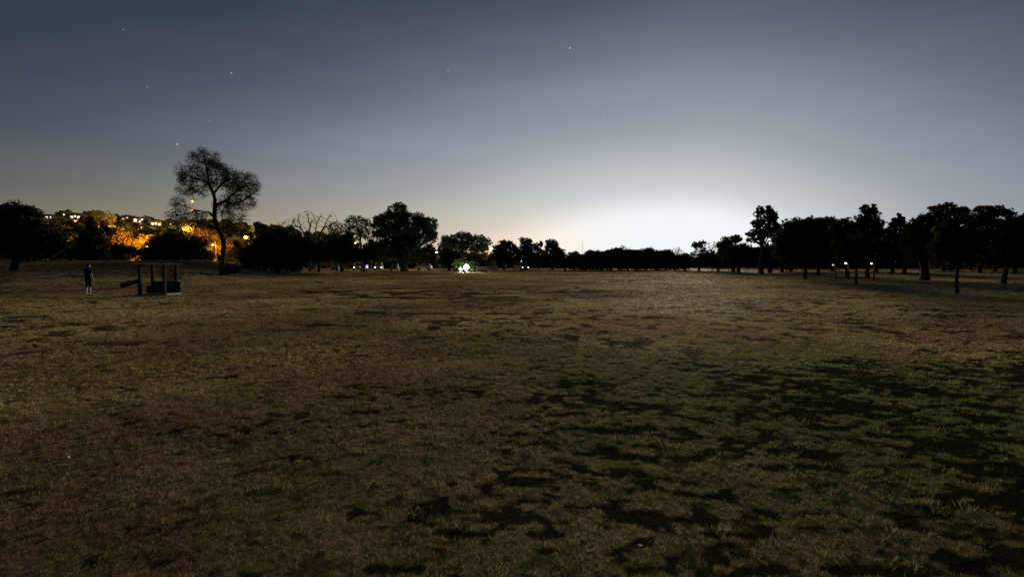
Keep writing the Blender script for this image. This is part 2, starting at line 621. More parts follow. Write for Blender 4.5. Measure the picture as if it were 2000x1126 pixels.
# ------------------------------------------------------------------ tubes and trees
def tubes(segs, name, mat):
    """segs: list of (p0, p1, r0, r1); one joined mesh"""
    V, Fq = [], []
    base = 0
    by = {}
    for s in segs:
        k = 9 if s[2] > 0.12 else (6 if s[2] > 0.05 else 3)
        by.setdefault(k, []).append(s)
    for k, ss in by.items():
        p0 = np.array([s[0] for s in ss])
        p1 = np.array([s[1] for s in ss])
        r0 = np.array([s[2] for s in ss])
        r1 = np.array([s[3] for s in ss])
        d = p1 - p0
        ln = np.linalg.norm(d, axis=1)[:, None]
        d = d / np.maximum(ln, 1e-6)
        ref = np.where(np.abs(d[:, 2:3]) > 0.9, [[1.0, 0, 0]], [[0, 0, 1.0]])
        u = np.cross(d, ref)
        u /= np.linalg.norm(u, axis=1)[:, None]
        w = np.cross(d, u)
        a = np.arange(k) * 2 * math.pi / k
        ring = u[:, None] * np.cos(a)[None, :, None] + w[:, None] * np.sin(a)[None, :, None]
        v0 = p0[:, None] + ring * r0[:, None, None]
        v1 = p1[:, None] + ring * r1[:, None, None]
        v = np.concatenate([v0, v1], 1).reshape(-1, 3)
        i = base + np.arange(len(ss))[:, None] * 2 * k
        j = np.arange(k)[None]
        f = np.stack([i + j, i + (j + 1) % k, i + k + (j + 1) % k, i + k + j], 2).reshape(-1, 4)
        V.append(v)
        Fq.append(f)
        base += len(v)
    return mesh_np(name, np.concatenate(V), np.concatenate(Fq), mat, True)


def limb(p0, p1, r0, r1, n=6, wob=0.12, r=rng):
    p0 = np.asarray(p0, float)
    p1 = np.asarray(p1, float)
    L_ = np.linalg.norm(p1 - p0)
    pts = [p0]
    off = np.zeros(3)
    for i in range(1, n + 1):
        tt = i / n
        if i < n:
            off = r.normal(0, wob * L_ / n, 3)
        else:
            off = np.zeros(3)
        pts.append(p0 + (p1 - p0) * tt + off)
    out = []
    for i in range(n):
        ra = r0 + (r1 - r0) * i / n
        rb = r0 + (r1 - r0) * (i + 1) / n
        out.append((pts[i], pts[i + 1], ra, rb))
    return out


def leaf_quads(c, size, flat=0.0):
    """rhombic leaves at centres c"""
    n = len(c)
    d = rng.normal(size=(n, 3))
    d[:, 2] *= (1 - flat)
    d /= np.linalg.norm(d, axis=1)[:, None]
    e = np.cross(d, rng.normal(size=(n, 3)))
    e /= np.linalg.norm(e, axis=1)[:, None]
    s = size * rng.uniform(0.6, 1.35, n)[:, None]
    v = np.stack([c - d * s, c + e * s * 0.55, c + d * s, c - e * s * 0.55], 1).reshape(-1, 3)
    return v


def crown_points(lobes, leaf, dens_=1.0, core=0.35, clump=0.36):
    pts = []
    for c, rr in lobes:
        c = np.asarray(c)
        rr = np.asarray(rr)
        k = int(np.clip(10 + 26 * clump / 0.36 * 1.0, 8, 60))
        u = rng.normal(size=(k, 3))
        u /= np.linalg.norm(u, axis=1)[:, None]
        cc = c + u * rr * rng.uniform(0.55, 0.98, (k, 1))
        rm = float(np.mean(rr))
        cr_ = clump * rm * rng.uniform(0.55, 1.25, k)
        area = leaf * leaf * 1.1
        for q in range(k):
            n = int(np.clip(dens_ * 1.3 * math.pi * cr_[q] ** 2 / area, 6, 900))
            w = rng.normal(size=(n, 3))
            w /= np.linalg.norm(w, axis=1)[:, None]
            w *= rng.uniform(0.15, 1.0, (n, 1)) ** 0.45
            pts.append(cc[q] + w * cr_[q] * [1, 1, 0.8])
        n = int(dens_ * core * 4 * math.pi * (np.prod(rr) ** (2 / 3)) / area)
        w = rng.normal(size=(n, 3))
        w /= np.linalg.norm(w, axis=1)[:, None]
        w *= rng.uniform(0.0, 1.0, (n, 1)) ** 0.4
        pts.append(c + w * rr * 0.82)
    return np.concatenate(pts)


TREES = []
GR = "trees of the right hand grove"


def leafy(name, label, px, lobes, D=None, py=None, tw=12, leaf=None, dens_=1.0, mat="leaf", group=None, core=0.35,
          clump=0.36, cat="tree", trunk_mat="bark", top=None, flare=1.35, depth=0.9, fork_row=None, lean=0.0, minz=0.25):
    if D is None:
        D = ground_at(px, py)
    x = (px - 1000) / F * D
    z = tz(x, D)
    root = thing(name, label, cat, (x, D, z), 0, group)
    org = np.array([x, D, z])
    s = D / F
    wl_ = []
    for (lx, ly, rx, ry) in lobes:
        if group == GR and rx > 12:
            rx, ry = rx * 1.18, ry * 1.06
        rw, rh = rx * s, ry * s
        rd = depth * (rw * 0.6 + rh * 0.4)
        c = P(lx, ly, D) + np.array([0, rng.uniform(-0.35, 0.35) * rd, 0]) - org
        wl_.append((c, np.array([rw, rd, rh])))
    if leaf is None:
        leaf = float(np.clip(D * 0.0026, 0.07, 0.5))
    pts = crown_points(wl_, leaf, dens_, core, clump)
    pts = pts[pts[:, 2] > minz]
    v = leaf_quads(pts, leaf)
    f = np.arange(len(v)).reshape(-1, 4)
    link("crown", mesh_np("crown", v, f, M[mat]), root)
    segs = []
    r0 = tw * s / 2
    topc = max(wl_, key=lambda q: q[0][2])[0]
    low = min(q[0][2] for q in wl_)
    fork = np.array([lean * s, 0, max(0.5 * low + 0.2 * topc[2], 0.5)])
    if fork_row:
        fork[2] = P(px, fork_row, D)[2] - z
    n = 8
    for i in range(n):
        ta, tb = i / n, (i + 1) / n
        ra = r0 * (1 + (flare - 1) * (1 - ta) ** 6 - 0.15 * ta)
        rb = r0 * (1 + (flare - 1) * (1 - tb) ** 6 - 0.15 * tb)
        wa_, wb_ = (np.array([math.sin(q_ * 5 + px) * r0 * .5, math.cos(q_ * 4 + px) * r0 * .4, 0]) * min(1, q_ * 3) for q_ in (ta, tb))
        segs.append((fork * ta + wa_ - [0, 0, 0.12 if i == 0 else 0], fork * tb + wb_, ra, rb))
    for c, rr in wl_:
        segs += limb(fork - [0, 0, r0 * 0.3], c, r0 * 0.55, r0 * 0.14, 5, 0.25)
        for _ in range(3):
            u = rng.normal(size=3)
            u[2] = abs(u[2]) * 0.7
            u /= np.linalg.norm(u)
            segs += limb(c * 0.75 + fork * 0.25, c + u * rr * 0.8, r0 * 0.2, r0 * 0.05, 4, 0.25)
    link("trunk", tubes(segs, "trunk", M[trunk_mat]), root)
    TREES.append(root)
    return root


def colonize(nodes, parents, attr, step, kill, infl, iters=90, jitter=0.15):
    nodes = [np.asarray(n, float) for n in nodes]
    parents = list(parents)
    attr = np.asarray(attr)
    alive = np.ones(len(attr), bool)
    best = np.full(len(attr), 1e9)
    bi = np.zeros(len(attr), int)
    new = list(range(len(nodes)))
    for it in range(iters):
        nn = np.array([nodes[i] for i in new])
        ia = np.where(alive)[0]
        if len(ia) == 0 or len(nn) == 0:
            break
        d = np.linalg.norm(attr[ia][:, None] - nn[None], axis=2)
        m = d.argmin(1)
        dm = d[np.arange(len(ia)), m]
        upd = dm < best[ia]
        best[ia[upd]] = dm[upd]
        bi[ia[upd]] = np.array(new)[m[upd]]
        alive[ia[best[ia] < kill]] = False
        ia = np.where(alive & (best < infl))[0]
        if len(ia) == 0:
            break
        new = []
        order = np.argsort(bi[ia])
        ia = ia[order]
        ids, st = np.unique(bi[ia], return_index=True)
        st = list(st) + [len(ia)]
        for q, nid in enumerate(ids):
            grp = attr[ia[st[q]:st[q + 1]]]
            v = grp - nodes[nid]
            v = (v / np.linalg.norm(v, axis=1)[:, None]).mean(0) + rng.normal(0, jitter, 3)
            v /= max(np.linalg.norm(v), 1e-6)
            nodes.append(nodes[nid] + v * step)
            parents.append(int(nid))
            new.append(len(nodes) - 1)
    return np.array(nodes), parents


def skeleton_segments(nodes, parents, r_tip, r_base, expo=2.4):
    n = len(nodes)
    acc_ = np.zeros(n)
    kids = np.zeros(n, int)
    for i in range(n - 1, 0, -1):
        if kids[i] == 0:
            acc_[i] = r_tip ** expo
        acc_[parents[i]] += acc_[i]
        kids[parents[i]] += 1
    rad_ = acc_ ** (1 / expo)
    k = r_base / max(rad_[0], 1e-6)
    # keep the tips thin, let the trunk reach its girth
    rad_ = rad_ * (1 + (k - 1) * (rad_ / rad_[0]) ** 0.8)
    segs = [(nodes[parents[i]], nodes[i], rad_[parents[i]] * (0.95 if parents[i] else 1), rad_[i]) for i in range(1, n)]
    # a side twig starts no thicker than twice its own girth
    segs = [(a, b_, min(ra, rb * 1.6), rb) for a, b_, ra, rb in segs]
    tips = np.where(kids == 0)[0]
    return segs, tips, kids


def twiggy(name, label, px, py, limbs, lobes, nattr, step, r_base, r_tip, D=None, leaves=0, leaf=0.12, mat="leaf",
           group=None, depth=0.8, droop=0.0, feather=0, clumps=0):
    """a tree grown towards points spread through its crown; limbs are traced polylines in rows and columns"""
    if D is None:
        D = ground_at(px, py)
    x = (px - 1000) / F * D
    org = np.array([x, D, tz(x, D)])
    s = D / F
    root = thing(name, label, "tree", tuple(org), 0, group)
    nodes, parents = [np.zeros(3) - [0, 0, 0.15]], [0]
    index = {}
    for pl in limbs:
        prev = index.get(pl[0][:2], 0)
        for q, pt in enumerate(pl):
            p = P(pt[0], pt[1], D) - org
            p[1] = (pt[2] if len(pt) > 2 else 0) * s
            key = pt[:2]
            if key in index:
                prev = index[key]
                continue
            a = nodes[prev]
            nseg = max(1, int(np.linalg.norm(p - a) / (step * 2.2)))
            for w in range(1, nseg + 1):
                nodes.append(a + (p - a) * w / nseg + (rng.normal(0, step * 0.22, 3) if w < nseg else 0))
                parents.append(prev)
                prev = len(nodes) - 1
            index[key] = prev
    att = []
    tot = sum(l[2] * l[3] for l in lobes)
    for (lx, ly, rx, ry) in lobes:
        k = int(nattr * rx * ry / tot)
        u = rng.normal(size=(k, 3))
        u /= np.linalg.norm(u, axis=1)[:, None]
        u *= rng.uniform(0, 1, (k, 1)) ** 0.36
        c = P(lx, ly, D) - org
        att.append(c + u * np.array([rx * s, depth * (rx * .6 + ry * .4) * s, ry * s]))
    att = np.concatenate(att)
    nd, pr = colonize(nodes, parents, att, step, step * 1.15, step * 16)
    segs, tips, kids = skeleton_segments(nd, pr, r_tip, r_base)
    if feather:
        ctr = np.array([nd[:, 0].mean(), nd[:, 1].mean(), nd[:, 2].max() * .62])
        thin = np.where((kids <= 1) & (np.arange(len(nd)) > len(nodes)))[0]
        for i in thin:
            own = nd[i] - nd[pr[i]]
            own /= max(np.linalg.norm(own), 1e-6)
            out_ = nd[i] - ctr
            out_ /= max(np.linalg.norm(out_), 1e-6)
            for _ in range(feather):
                d = own * .5 + out_ * .7 + rng.normal(0, .35, 3)
                d /= np.linalg.norm(d)
                ln = rng.uniform(.22, .62)
                m_ = nd[i] + d * ln * .55
                e_ = m_ + (d + [0, 0, -.35]) * ln * .45
                segs.append((nd[i], m_, r_tip * .9, r_tip * .7))
                segs.append((m_, e_, r_tip * .7, r_tip * .35))
    link("trunk", tubes(segs, "trunk", M["bark"]), root)
    if leaves:
        thin = np.where((kids <= 1) & (np.arange(len(nd)) > len(nodes)))[0]
        if clumps:
            cen = rng.choice(thin, clumps)
            wgt = rng.uniform(.15, 1, clumps) ** 2
            c = nd[rng.choice(cen, leaves, p=wgt / wgt.sum())] + rng.normal(0, step * 0.75, (leaves, 3))
        else:
            c = nd[rng.choice(thin, leaves)] + rng.normal(0, step * 0.55, (leaves, 3))
        c[:, 2] -= np.abs(rng.normal(0, 1, leaves)) * droop
        v = leaf_quads(c, leaf)
        link("crown", mesh_np("crown", v, np.arange(len(v)).reshape(-1, 4), M[mat]), root)
    TREES.append(root)
    return root


# ------------------------------------------------------------------ the hill behind the left of the field
HPX = [-900, 0, 170, 250, 330, 420, 520, 620, 760, 900, 1000]
HROW = [428, 430, 428, 439, 443, 447, 455, 470, 494, 516, 522]


def hill_z(x, y):
    x = np.asarray(x, float)
    y = np.asarray(y, float)
    px = 1000 + F * x / np.maximum(y, 1)
    crest = CAM_H + (HY - np.interp(px, HPX, HROW)) / F * 430
    z = -0.6 + (crest + 0.6) * sm(95, 445, y) + 2.0 * (fbm(x / 40, y / 40, 3, 8) - 0.5) * sm(110, 200, y)
    return z - 25 * sm(470, 900, y)


def surf(x, y):
    return max(tz(x, y), float(hill_z(x, y)) if 95 < y < 900 and x < -5 else -9)


hp = np.linspace(-500, 960, 150)
hd = np.linspace(100, 880, 90)
HP, HD = np.meshgrid(hp, hd)
hx = ((HP - 1000) / F * HD).ravel()
hy = HD.ravel()
hv = np.column_stack([hx, hy, hill_z(hx, hy)])
ii, jj = np.meshgrid(np.arange(89), np.arange(149), indexing="ij")
q = (ii * 150 + jj).ravel()
M["hill"] = principled("hill_soil", (0.075, 0.066, 0.034), 0.95, 0.1, (0.15, 0.5))
tag(link("hill", mesh_np("hill", hv, np.stack([q, q + 1, q + 151, q + 150], 1), M["hill"], True)), None, None, None, "structure")

# houses: window row is given in the photograph's rows
HOUSES = [
    # px, row, D, width m, colour key of light, windows [(dx m, dz m, w, h)], label
    (93, 425, 415, 11, "cool", [(-1.2, 0, 2.6, 1.9), (3.0, .3, 1.2, 1.2)], "hillside house with white lit windows beside the leftmost dark tree"),
    (125, 419, 428, 7, "cool", [(0, 0, 1.1, 1.1)], "small house with one dim lit window near the hilltop"),
    (148, 424, 420, 13, "white", [(-3.6, 0, 2.4, 1.8), (-.6, .9, 1.6, 1.2), (2.6, 0, 2.5, 1.8)], "wide house on the hilltop with a bright row of white windows"),
    (246, 427, 420, 11, "warm", [(-2.6, -.4, 2.0, 1.6), (1.0, .8, 1.5, 1.4), (2.9, -.6, 1.2, 1.0)], "house with yellow lit windows right of the spire shaped conifers"),
    (269, 430, 410, 12, "cool", [(-2.2, 0, 2.4, 2.4), (1.8, -1.3, 1.6, 1.2), (3.8, .6, 1.8, .9)], "house with a dazzling white lamp lit window on the ridge"),
    (306, 437, 390, 12, "white", [(-3.4, 0, 1.9, 1.6), (-.6, .3, 1.6, 1.5), (2.2, -.5, 1.8, 1.2)], "low house with white windows among trees left of the tall tree"),
    (326, 437, 400, 12, "green", [(-3.0, .3, 1.6, 1.0), (0, .0, 2.0, .9), (3.2, -.3, 1.6, .9)], "house with pale greenish lit windows just left of the tall tree"),
    (46, 422, 420, 11, "blue", [(-3.4, -.6, 1.3, 1.0), (.4, -.6, 1.4, 1.0), (3.0, -.6, 1.3, 1.0)], "house with bluish windows showing through the leftmost tree"),
    (8, 416, 420, 9, "orange", [(-1.2, 0, 1.6, 1.4)], "house with an orange window at the far left edge of the hill"),
]
LCOL = {"cool": (0.85, 0.95, 1.0), "white": (1.0, 0.93, 0.78), "warm": (1.0, 0.72, 0.22), "green": (0.80, 1.0, 0.55),
        "blue": (0.55, 0.65, 1.0), "orange": (1.0, 0.42, 0.08)}
for k, c in LCOL.items():
    M["win_" + k] = emitter("lit_window_" + k, c, 2.2 if k in ("cool", "white") else 1.1)


def box(name, sx, sy, sz, mat, parent=None, loc=(0, 0, 0), bev=0.0, rot=None, taper=1.0):
    bm = bmesh.new()
    bmesh.ops.create_cube(bm, size=1)
    for v in bm.verts:
        kx = taper if v.co.z > 0 else 1
        v.co.x *= sx * kx
        v.co.y *= sy * kx
        v.co.z *= sz
    if bev:
        bmesh.ops.bevel(bm, geom=bm.edges[:], offset=bev, segments=2, affect="EDGES")
    me = bpy.data.meshes.new(name)
    bm.to_mesh(me)
    bm.free()
    me.materials.append(mat)
    return link(name, me, parent, loc, rot)


def prism(name, prof, w, mat, parent=None, loc=(0, 0, 0), bev=0.0, rot=None):
    """profile in x,z extruded along y, centred"""
    bm = bmesh.new()
    a = [bm.verts.new((p[0], -w / 2, p[1])) for p in prof]
    f = bm.faces.new(a)
    r = bmesh.ops.extrude_face_region(bm, geom=[f])
    for v in r["geom"]:
        if isinstance(v, bmesh.types.BMVert):
            v.co.y += w
    bmesh.ops.recalc_face_normals(bm, faces=bm.faces[:])
    if bev:
        bmesh.ops.bevel(bm, geom=bm.edges[:], offset=bev, segments=2, affect="EDGES")
    me = bpy.data.meshes.new(name)
    bm.to_mesh(me)
    bm.free()
    me.materials.append(mat)
    return link(name, me, parent, loc, rot)


def cyl(name, r, h, mat, parent=None, loc=(0, 0, 0), rot=None, r2=None, seg=14):
    bm = bmesh.new()
    bmesh.ops.create_cone(bm, cap_ends=True, segments=seg, radius1=r, radius2=r if r2 is None else r2, depth=h)
    me = bpy.data.meshes.new(name)
    bm.to_mesh(me)
    bm.free()
    me.materials.append(mat)
    return link(name, me, parent, loc, rot)


def ball(name, r, mat, parent=None, loc=(0, 0, 0), sub=2, scale=(1, 1, 1)):
    bm = bmesh.new()
    bmesh.ops.create_icosphere(bm, subdivisions=sub, radius=r)
    for v in bm.verts:
        v.co.x *= scale[0]
        v.co.y *= scale[1]
        v.co.z *= scale[2]
    for f in bm.faces:
        f.smooth = True
    me = bpy.data.meshes.new(name)
    bm.to_mesh(me)
    bm.free()
    me.materials.append(mat)
    return link(name, me, parent, loc)


for px, row, D, w, kc, wins, lab in HOUSES:
    c = P(px, row, D)
    hz = float(hill_z(c[0], D))
    z0 = c[2] - 1.5
    h = thing("house", lab, "house", (c[0], D, z0), R(random.uniform(-6, 6)), "lit houses on the hill")
    dp_ = 7.0
    found = max(1.0, z0 - hz + 2)
    box("wall", w, dp_, 3.0, M["wall"], h, (0, dp_ / 2, 1.5), 0.03)
    box("foundation", w - .3, dp_ - .3, found, M["concrete"], h, (0, dp_ / 2, -found / 2 - 0.002))
    roof = prism("roof", [(-w / 2 - .5, 0), (w / 2 + .5, 0), (w / 2 - 1.6, 1.5), (-w / 2 + 1.6, 1.5)], dp_ + .9, M["roof"], h, (0, dp_ / 2, 3.003), 0.03)
    box("chimney", .7, .7, 1.3, M["wall"], roof, (w * .22, .3, 1.6), 0.02)
    for wx, wz, ww, wh in wins:
        fr = box("window", ww + .24, .10, wh + .24, M["white"], h, (wx, -.03, 1.5 + wz), 0.01)
        box("pane", ww, .04, wh, M["win_" + kc], fr, (0, -.055, 0))
    box("door", .95, .08, 2.0, M["wood"], h, (w * .42, -.03, 1.0), 0.01)


# far wood on the hill: reads as one mass
HILL_FILL = [(118, 330), (205, 300), (262, 320), (312, 260), (352, 250), (520, 300), (60, 280)]  # spots of the added hill lamps, kept clear of trees
def far_wood():
    V = []
    n = 330
    k = 0
    while k < n:
        px = rng.uniform(-140, 690)
        D = math.sqrt(rng.uniform(135 ** 2, 470 ** 2))
        x = (px - 1000) / F * D
        z = float(hill_z(x, D))
        h = rng.uniform(4.5, 8.5)
        toprow = HY - (z + h - CAM_H) / D * F
        bad = False
        for hp_, hr_, hD, hw, *_ in HOUSES:
            if D < hD + 6 and abs(px - hp_) < hw * .55 * F / hD + 5 and toprow < hr_ + 5:
                h = CAM_H + (HY - hr_ - 5) / F * D - z
                bad = h < 2.2
        for lx_, lD_ in HILL_FILL:
            if math.hypot(x - (lx_ - 1000) / F * lD_, D - lD_) < 7.5:
                bad = True
        if bad or z < tz(x, D) - .5:
            n -= 0.2
            continue
        k += 1
        leaf = D * 0.0030
        rr = np.array([rng.uniform(.30, .52) * h, rng.uniform(.30, .5) * h, h * .52])
        lob = [((x, D, z + h * .5), rr)]
        for _ in range(2):
            lob.append(((x + rng.normal(0, rr[0] * .6), D + rng.normal(0, 1), z + h * rng.uniform(.5, .8)), rr * .5))
        V.append(leaf_quads(crown_points(lob, leaf, 0.8, 0.3, 0.4), leaf))
    for hp_, hr_, hD, hw, *_ in HOUSES:
        for q in range(4):
            px = hp_ + rng.uniform(-.7, .7) * hw * F / hD
            D = hD + rng.uniform(11, 18)
            ztop = CAM_H + (HY - hr_ + rng.uniform(3, 9)) / F * D
            h = rng.uniform(6, 8)
            x = (px - 1000) / F * D
            V.append(leaf_quads(crown_points([((x, D, ztop - h * .5), np.array([h * .45, h * .4, h * .5]))], D * .003, .8, .3, .4), D * .003))
        for sgn in (-1, 1):
            D = hD - 3
            x = (hp_ - 1000) / F * D + sgn * (hw * .5 + 1.2)
            ztop = CAM_H + (HY - hr_ + rng.uniform(1, 5)) / F * D
            h = 7
            V.append(leaf_quads(crown_points([((x, D, ztop - h * .5), np.array([h * .3, h * .3, h * .5]))], D * .003, .8, .3, .4), D * .003))
    v = np.concatenate(V)
    return link("hillside_wood", mesh_np("hillside_wood", v, np.arange(len(v)).reshape(-1, 4), M["leaf3"]))


tag(far_wood(), "olive brown wooded hillside behind the houses on the left", "wood", None, "stuff")


# ------------------------------------------------------------------ lamps
def street_lamp(name, label, px, row, D, col, power, lens=0.16, glow=30.0, group=None, arm=0.9, soft=0.25, dark=False):
    metal = M["trim"] if dark or arm < .5 else M["steel"]
    c = P(px, row, D)
    z0 = surf(c[0], D)
    H = max(c[2] - z0, 0.8)
    t_ = thing(name, label, "lamp", (c[0], D, z0), 0, group)
    cyl("post", 0.09, H + .1, metal, t_, (arm, 0, H / 2 - .05), None, 0.055)
    hd_ = prism("lamp_head", [(-.32, .02), (.28, .02), (.34, .1), (.1, .2), (-.25, .16)], 0.3, metal, t_, (0, 0, H + .05), .02)
    cyl("arm", 0.035, arm, metal, t_, (arm / 2, 0, H + .12), (0, R(90), 0))
    e = M.get("lens_" + str(col) + str(glow))
    if e is None:
        e = M["lens_" + str(col) + str(glow)] = emitter("lamp_lens", col, glow)
    ball("lens", lens, e, hd_, (0, 0, -lens * .55), 2, (1, 1, .75))
    if power:
        l = bpy.data.lights.new("lamp_light", "POINT")
        l.energy = power
        l.color = col
        l.shadow_soft_size = soft
        lo = link("lamp_light", l, t_, (0, 1.8 if dark else -0.1, H - lens * 1.5 - soft - (1.0 if dark else .05)))
    return t_


SOD = (1.0, 0.40, 0.035)
AMB = (1.0, 0.54, 0.11)
LED = (0.88, 0.95, 1.0)
street_lamp("street_lamp", "bright orange street lamp just right of the tall tree", 480, 462, 118, SOD, 2600, 0.42, 25, "orange street lamps")
street_lamp("street_lamp", "orange street lamp behind the forked lit tree by the truck", 960, 485, 132, (1.0, .6, .2), 1200, 0.36, 25, "orange street lamps")
street_lamp("street_lamp", "orange street lamp low behind the brilliantly lit orange tree", 288, 482, 103, SOD, 60000, 0.16, 25, "orange street lamps")
street_lamp("street_lamp", "orange street lamp behind the dark bush under the tall tree", 415, 478, 112, SOD, 5000, 0.16, 25, "orange street lamps")
street_lamp("street_lamp", "orange street lamp above trees in the gap left of the pointed dark tree", 156, 474, 190, SOD, 30000, 0.2, 25, "orange street lamps")
street_lamp("street_lamp", "orange street lamp glimpsed behind the feathery bare tree", 694, 474, 128, SOD, 1500, 0.2, 25, "orange street lamps")
street_lamp("street_lamp", "orange street lamp glimpsed through the big leafy tree", 809, 486, 126, (1.0, .58, .2), 1500, 0.22, 25, "orange street lamps")
for i, (px, row, D, pw, lab) in enumerate([  # lamps added to brighten the wooded slope, heads kept dim
        (118, 436, 330, 26000, "added amber fill lamp on the slope below the leftmost white windowed house"),
        (205, 440, 300, 11000, "added amber fill lamp on the slope between the two spire conifers"),
        (262, 446, 320, 24000, "added amber fill lamp on the slope below the ridge house with the white lamp"),
        (312, 450, 260, 15000, "added amber fill lamp on the slope left of the tall tree"),
        (352, 452, 250, 13000, "added amber fill lamp on the slope behind the tall tree"),
        (520, 455, 300, 14000, "added amber fill lamp on the slope right of the tall tree"),
        (60, 445, 280, 16000, "added amber fill lamp on the slope behind the leftmost tree")]):
    rz = float(hill_z((px - 1000) / F * D, D)) + 8.5
    row = HY - (rz - CAM_H) / D * F
    street_lamp("hill_fill_lamp", lab, px, row, D, AMB, pw * 3.4, 0.08, 1.0, "lamps added to light the hillside", soft=1.0, dark=True)
street_lamp("street_lamp", "white street lamp on the dark trees left of the floodlights", 852, 491, 104, LED, 70, 0.26, 25, "white street lamps")
street_lamp("street_lamp", "small white street lamp below the feathery bare tree", 719, 487, 125, LED, 60, 0.16, 8, "white street lamps")
street_lamp("path_lamp", "low white path lamp under the right hand trees", 1652, 514, 47, LED, 2, 0.085, 12, "low lamps in the right grove", arm=.25)
street_lamp("path_lamp", "low yellow path lamp under the right hand trees", 1702, 514.5, 47, (1.0, .85, .35), 2, 0.08, 6, "low lamps in the right grove", arm=.25)
street_lamp("path_lamp", "faint low pink path lamp under the right hand trees", 1627, 517, 47, (1.0, .68, .6), 1, 0.09, 1.2, "low lamps in the right grove", arm=.25)


# ------------------------------------------------------------------ radio mast with red lamps
def mast(label, px, base_row, top_row, D, lamps, wid):
    c = P(px, top_row, D)
    z0 = surf(c[0], D) if D < 880 else 0.0
    H = c[2] - z0
    t_ = thing("radio_mast", label, "mast", (c[0], D, z0 - .5), 0)
    segs = []
    n = max(6, int(H / 4))
    leg = [np.array([math.cos(a), math.sin(a), 0]) for a in (0.5, 2.6, 4.7)]
    for i in range(n):
        ha, hb = H * i / n, H * (i + 1) / n
        wa = wid * (1 - .6 * i / n)
        wb = wid * (1 - .6 * (i + 1) / n)
        for q in range(3):
            a = leg[q] * wa + [0, 0, ha]
            b_ = leg[q] * wb + [0, 0, hb]
            c2 = leg[(q + 1) % 3] * wb + [0, 0, hb]
            segs.append((a, b_, .10, .10))
            segs.append((a, c2, .05, .05))
    link("lattice", tubes(segs, "lattice", M["steel"]), t_)
    for row, col, s_, r_ in lamps:
        zz = (HY - row) / F * D + CAM_H - z0
        e = emitter("warning_lamp", col, s_)
        ball("warning_lamp", r_, e, t_, (0, -wid - .1, zz))
    return t_


mast("tall lattice radio mast with three red lamps seen through the tall tree", 377, 440, 360, 640,
     [(369, (1.0, .26, .12), 4.0, 1.5), (393, (1.0, .36, .12), 4.0, 1.5), (408, (1.0, .20, .10), 3.0, 1.4)], 1.3)
mast("thin far mast standing in the white glow", 1138, 500, 472, 900, [], .45)


# ------------------------------------------------------------------ trees
GL = "trees at the left edge of the field"
GB = "bare trees in the left row"
GM = "trees beyond the parked cars"
GF = "far row of trees under the glow"
GR = "trees of the right hand grove"

# left side
leafy("dark_tree", "broad dark leafy tree at the left edge of the picture", 30,
      [(-8, 440, 52, 36), (38, 428, 44, 28), (18, 411, 22, 13), (60, 416, 20, 14), (85, 458, 34, 30), (106, 474, 20, 22),
       (40, 474, 85, 26), (-45, 470, 50, 35)], py=527, tw=14, group=GL, dens_=.9, leaf=.14)
leafy("pointed_tree", "pointed dark tree on the bank between the leftmost tree and the orange lit tree", 178,
      [(178, 440, 9, 14), (176, 458, 18, 14), (190, 452, 9, 8), (165, 462, 9, 8), (180, 478, 28, 18), (200, 470, 12, 10), (178, 497, 36, 16)],
      D=74, tw=7, mat="needle", group=GL)
leafy("bush", "low dark bush in front of the orange lit tree", 228, [(222, 492, 26, 17), (242, 495, 20, 14), (252, 488, 12, 9)], D=78, tw=4,
      group="dark bushes along the left bank", cat="bush")
leafy("bush", "low dark bush left of the pointed tree", 140, [(130, 492, 30, 15), (105, 497, 25, 13)], D=78, tw=4,
      group="dark bushes along the left bank", cat="bush")
leafy("bush", "big round dark bush left of the foot of the tall tree", 345,
      [(315, 484, 38, 27), (350, 478, 38, 27), (385, 486, 34, 26), (345, 500, 70, 14), (295, 496, 28, 16)], D=72, tw=8, group="dark bushes along the left bank", cat="bush")
leafy("lit_tree", "tree glowing orange under a street lamp", 258,
      [(240, 463, 14, 13), (236, 452, 6, 9), (256, 474, 20, 14), (268, 488, 13, 12), (271, 499, 7, 8), (228, 472, 9, 8), (285, 466, 16, 10)],
      D=109, tw=6, mat="autumn", group=GL, leaf=.30, dens_=.9)
leafy("lit_tree", "olive green lamp lit tree behind the big round bush", 312,
      [(300, 458, 22, 16), (325, 462, 22, 18), (345, 468, 22, 18), (315, 478, 40, 18)], D=122, tw=6, mat="leaf2", group=GL, leaf=.32)
leafy("lit_tree", "yellowish lamp lit tree right behind the trunk of the tall tree", 420,
      [(400, 462, 24, 16), (425, 474, 24, 16), (380, 470, 20, 16), (412, 488, 30, 12)], D=118, tw=6, mat="autumn", group=GL, leaf=.32)
leafy("spire_conifer", "pointed conifer on the hill skyline, left of two", 166, [(166, 423, 4, 10), (166, 432, 8, 9), (166, 417, 1.6, 6)], D=430, tw=2, mat="needle",
      group="skyline conifers")
leafy("spire_conifer", "slim pointed conifer on the hill skyline, right of two", 212, [(212, 424, 3, 9), (212, 431, 6, 8), (212, 418, 1.3, 6)], D=430, tw=2,
      mat="needle", group="skyline conifers")

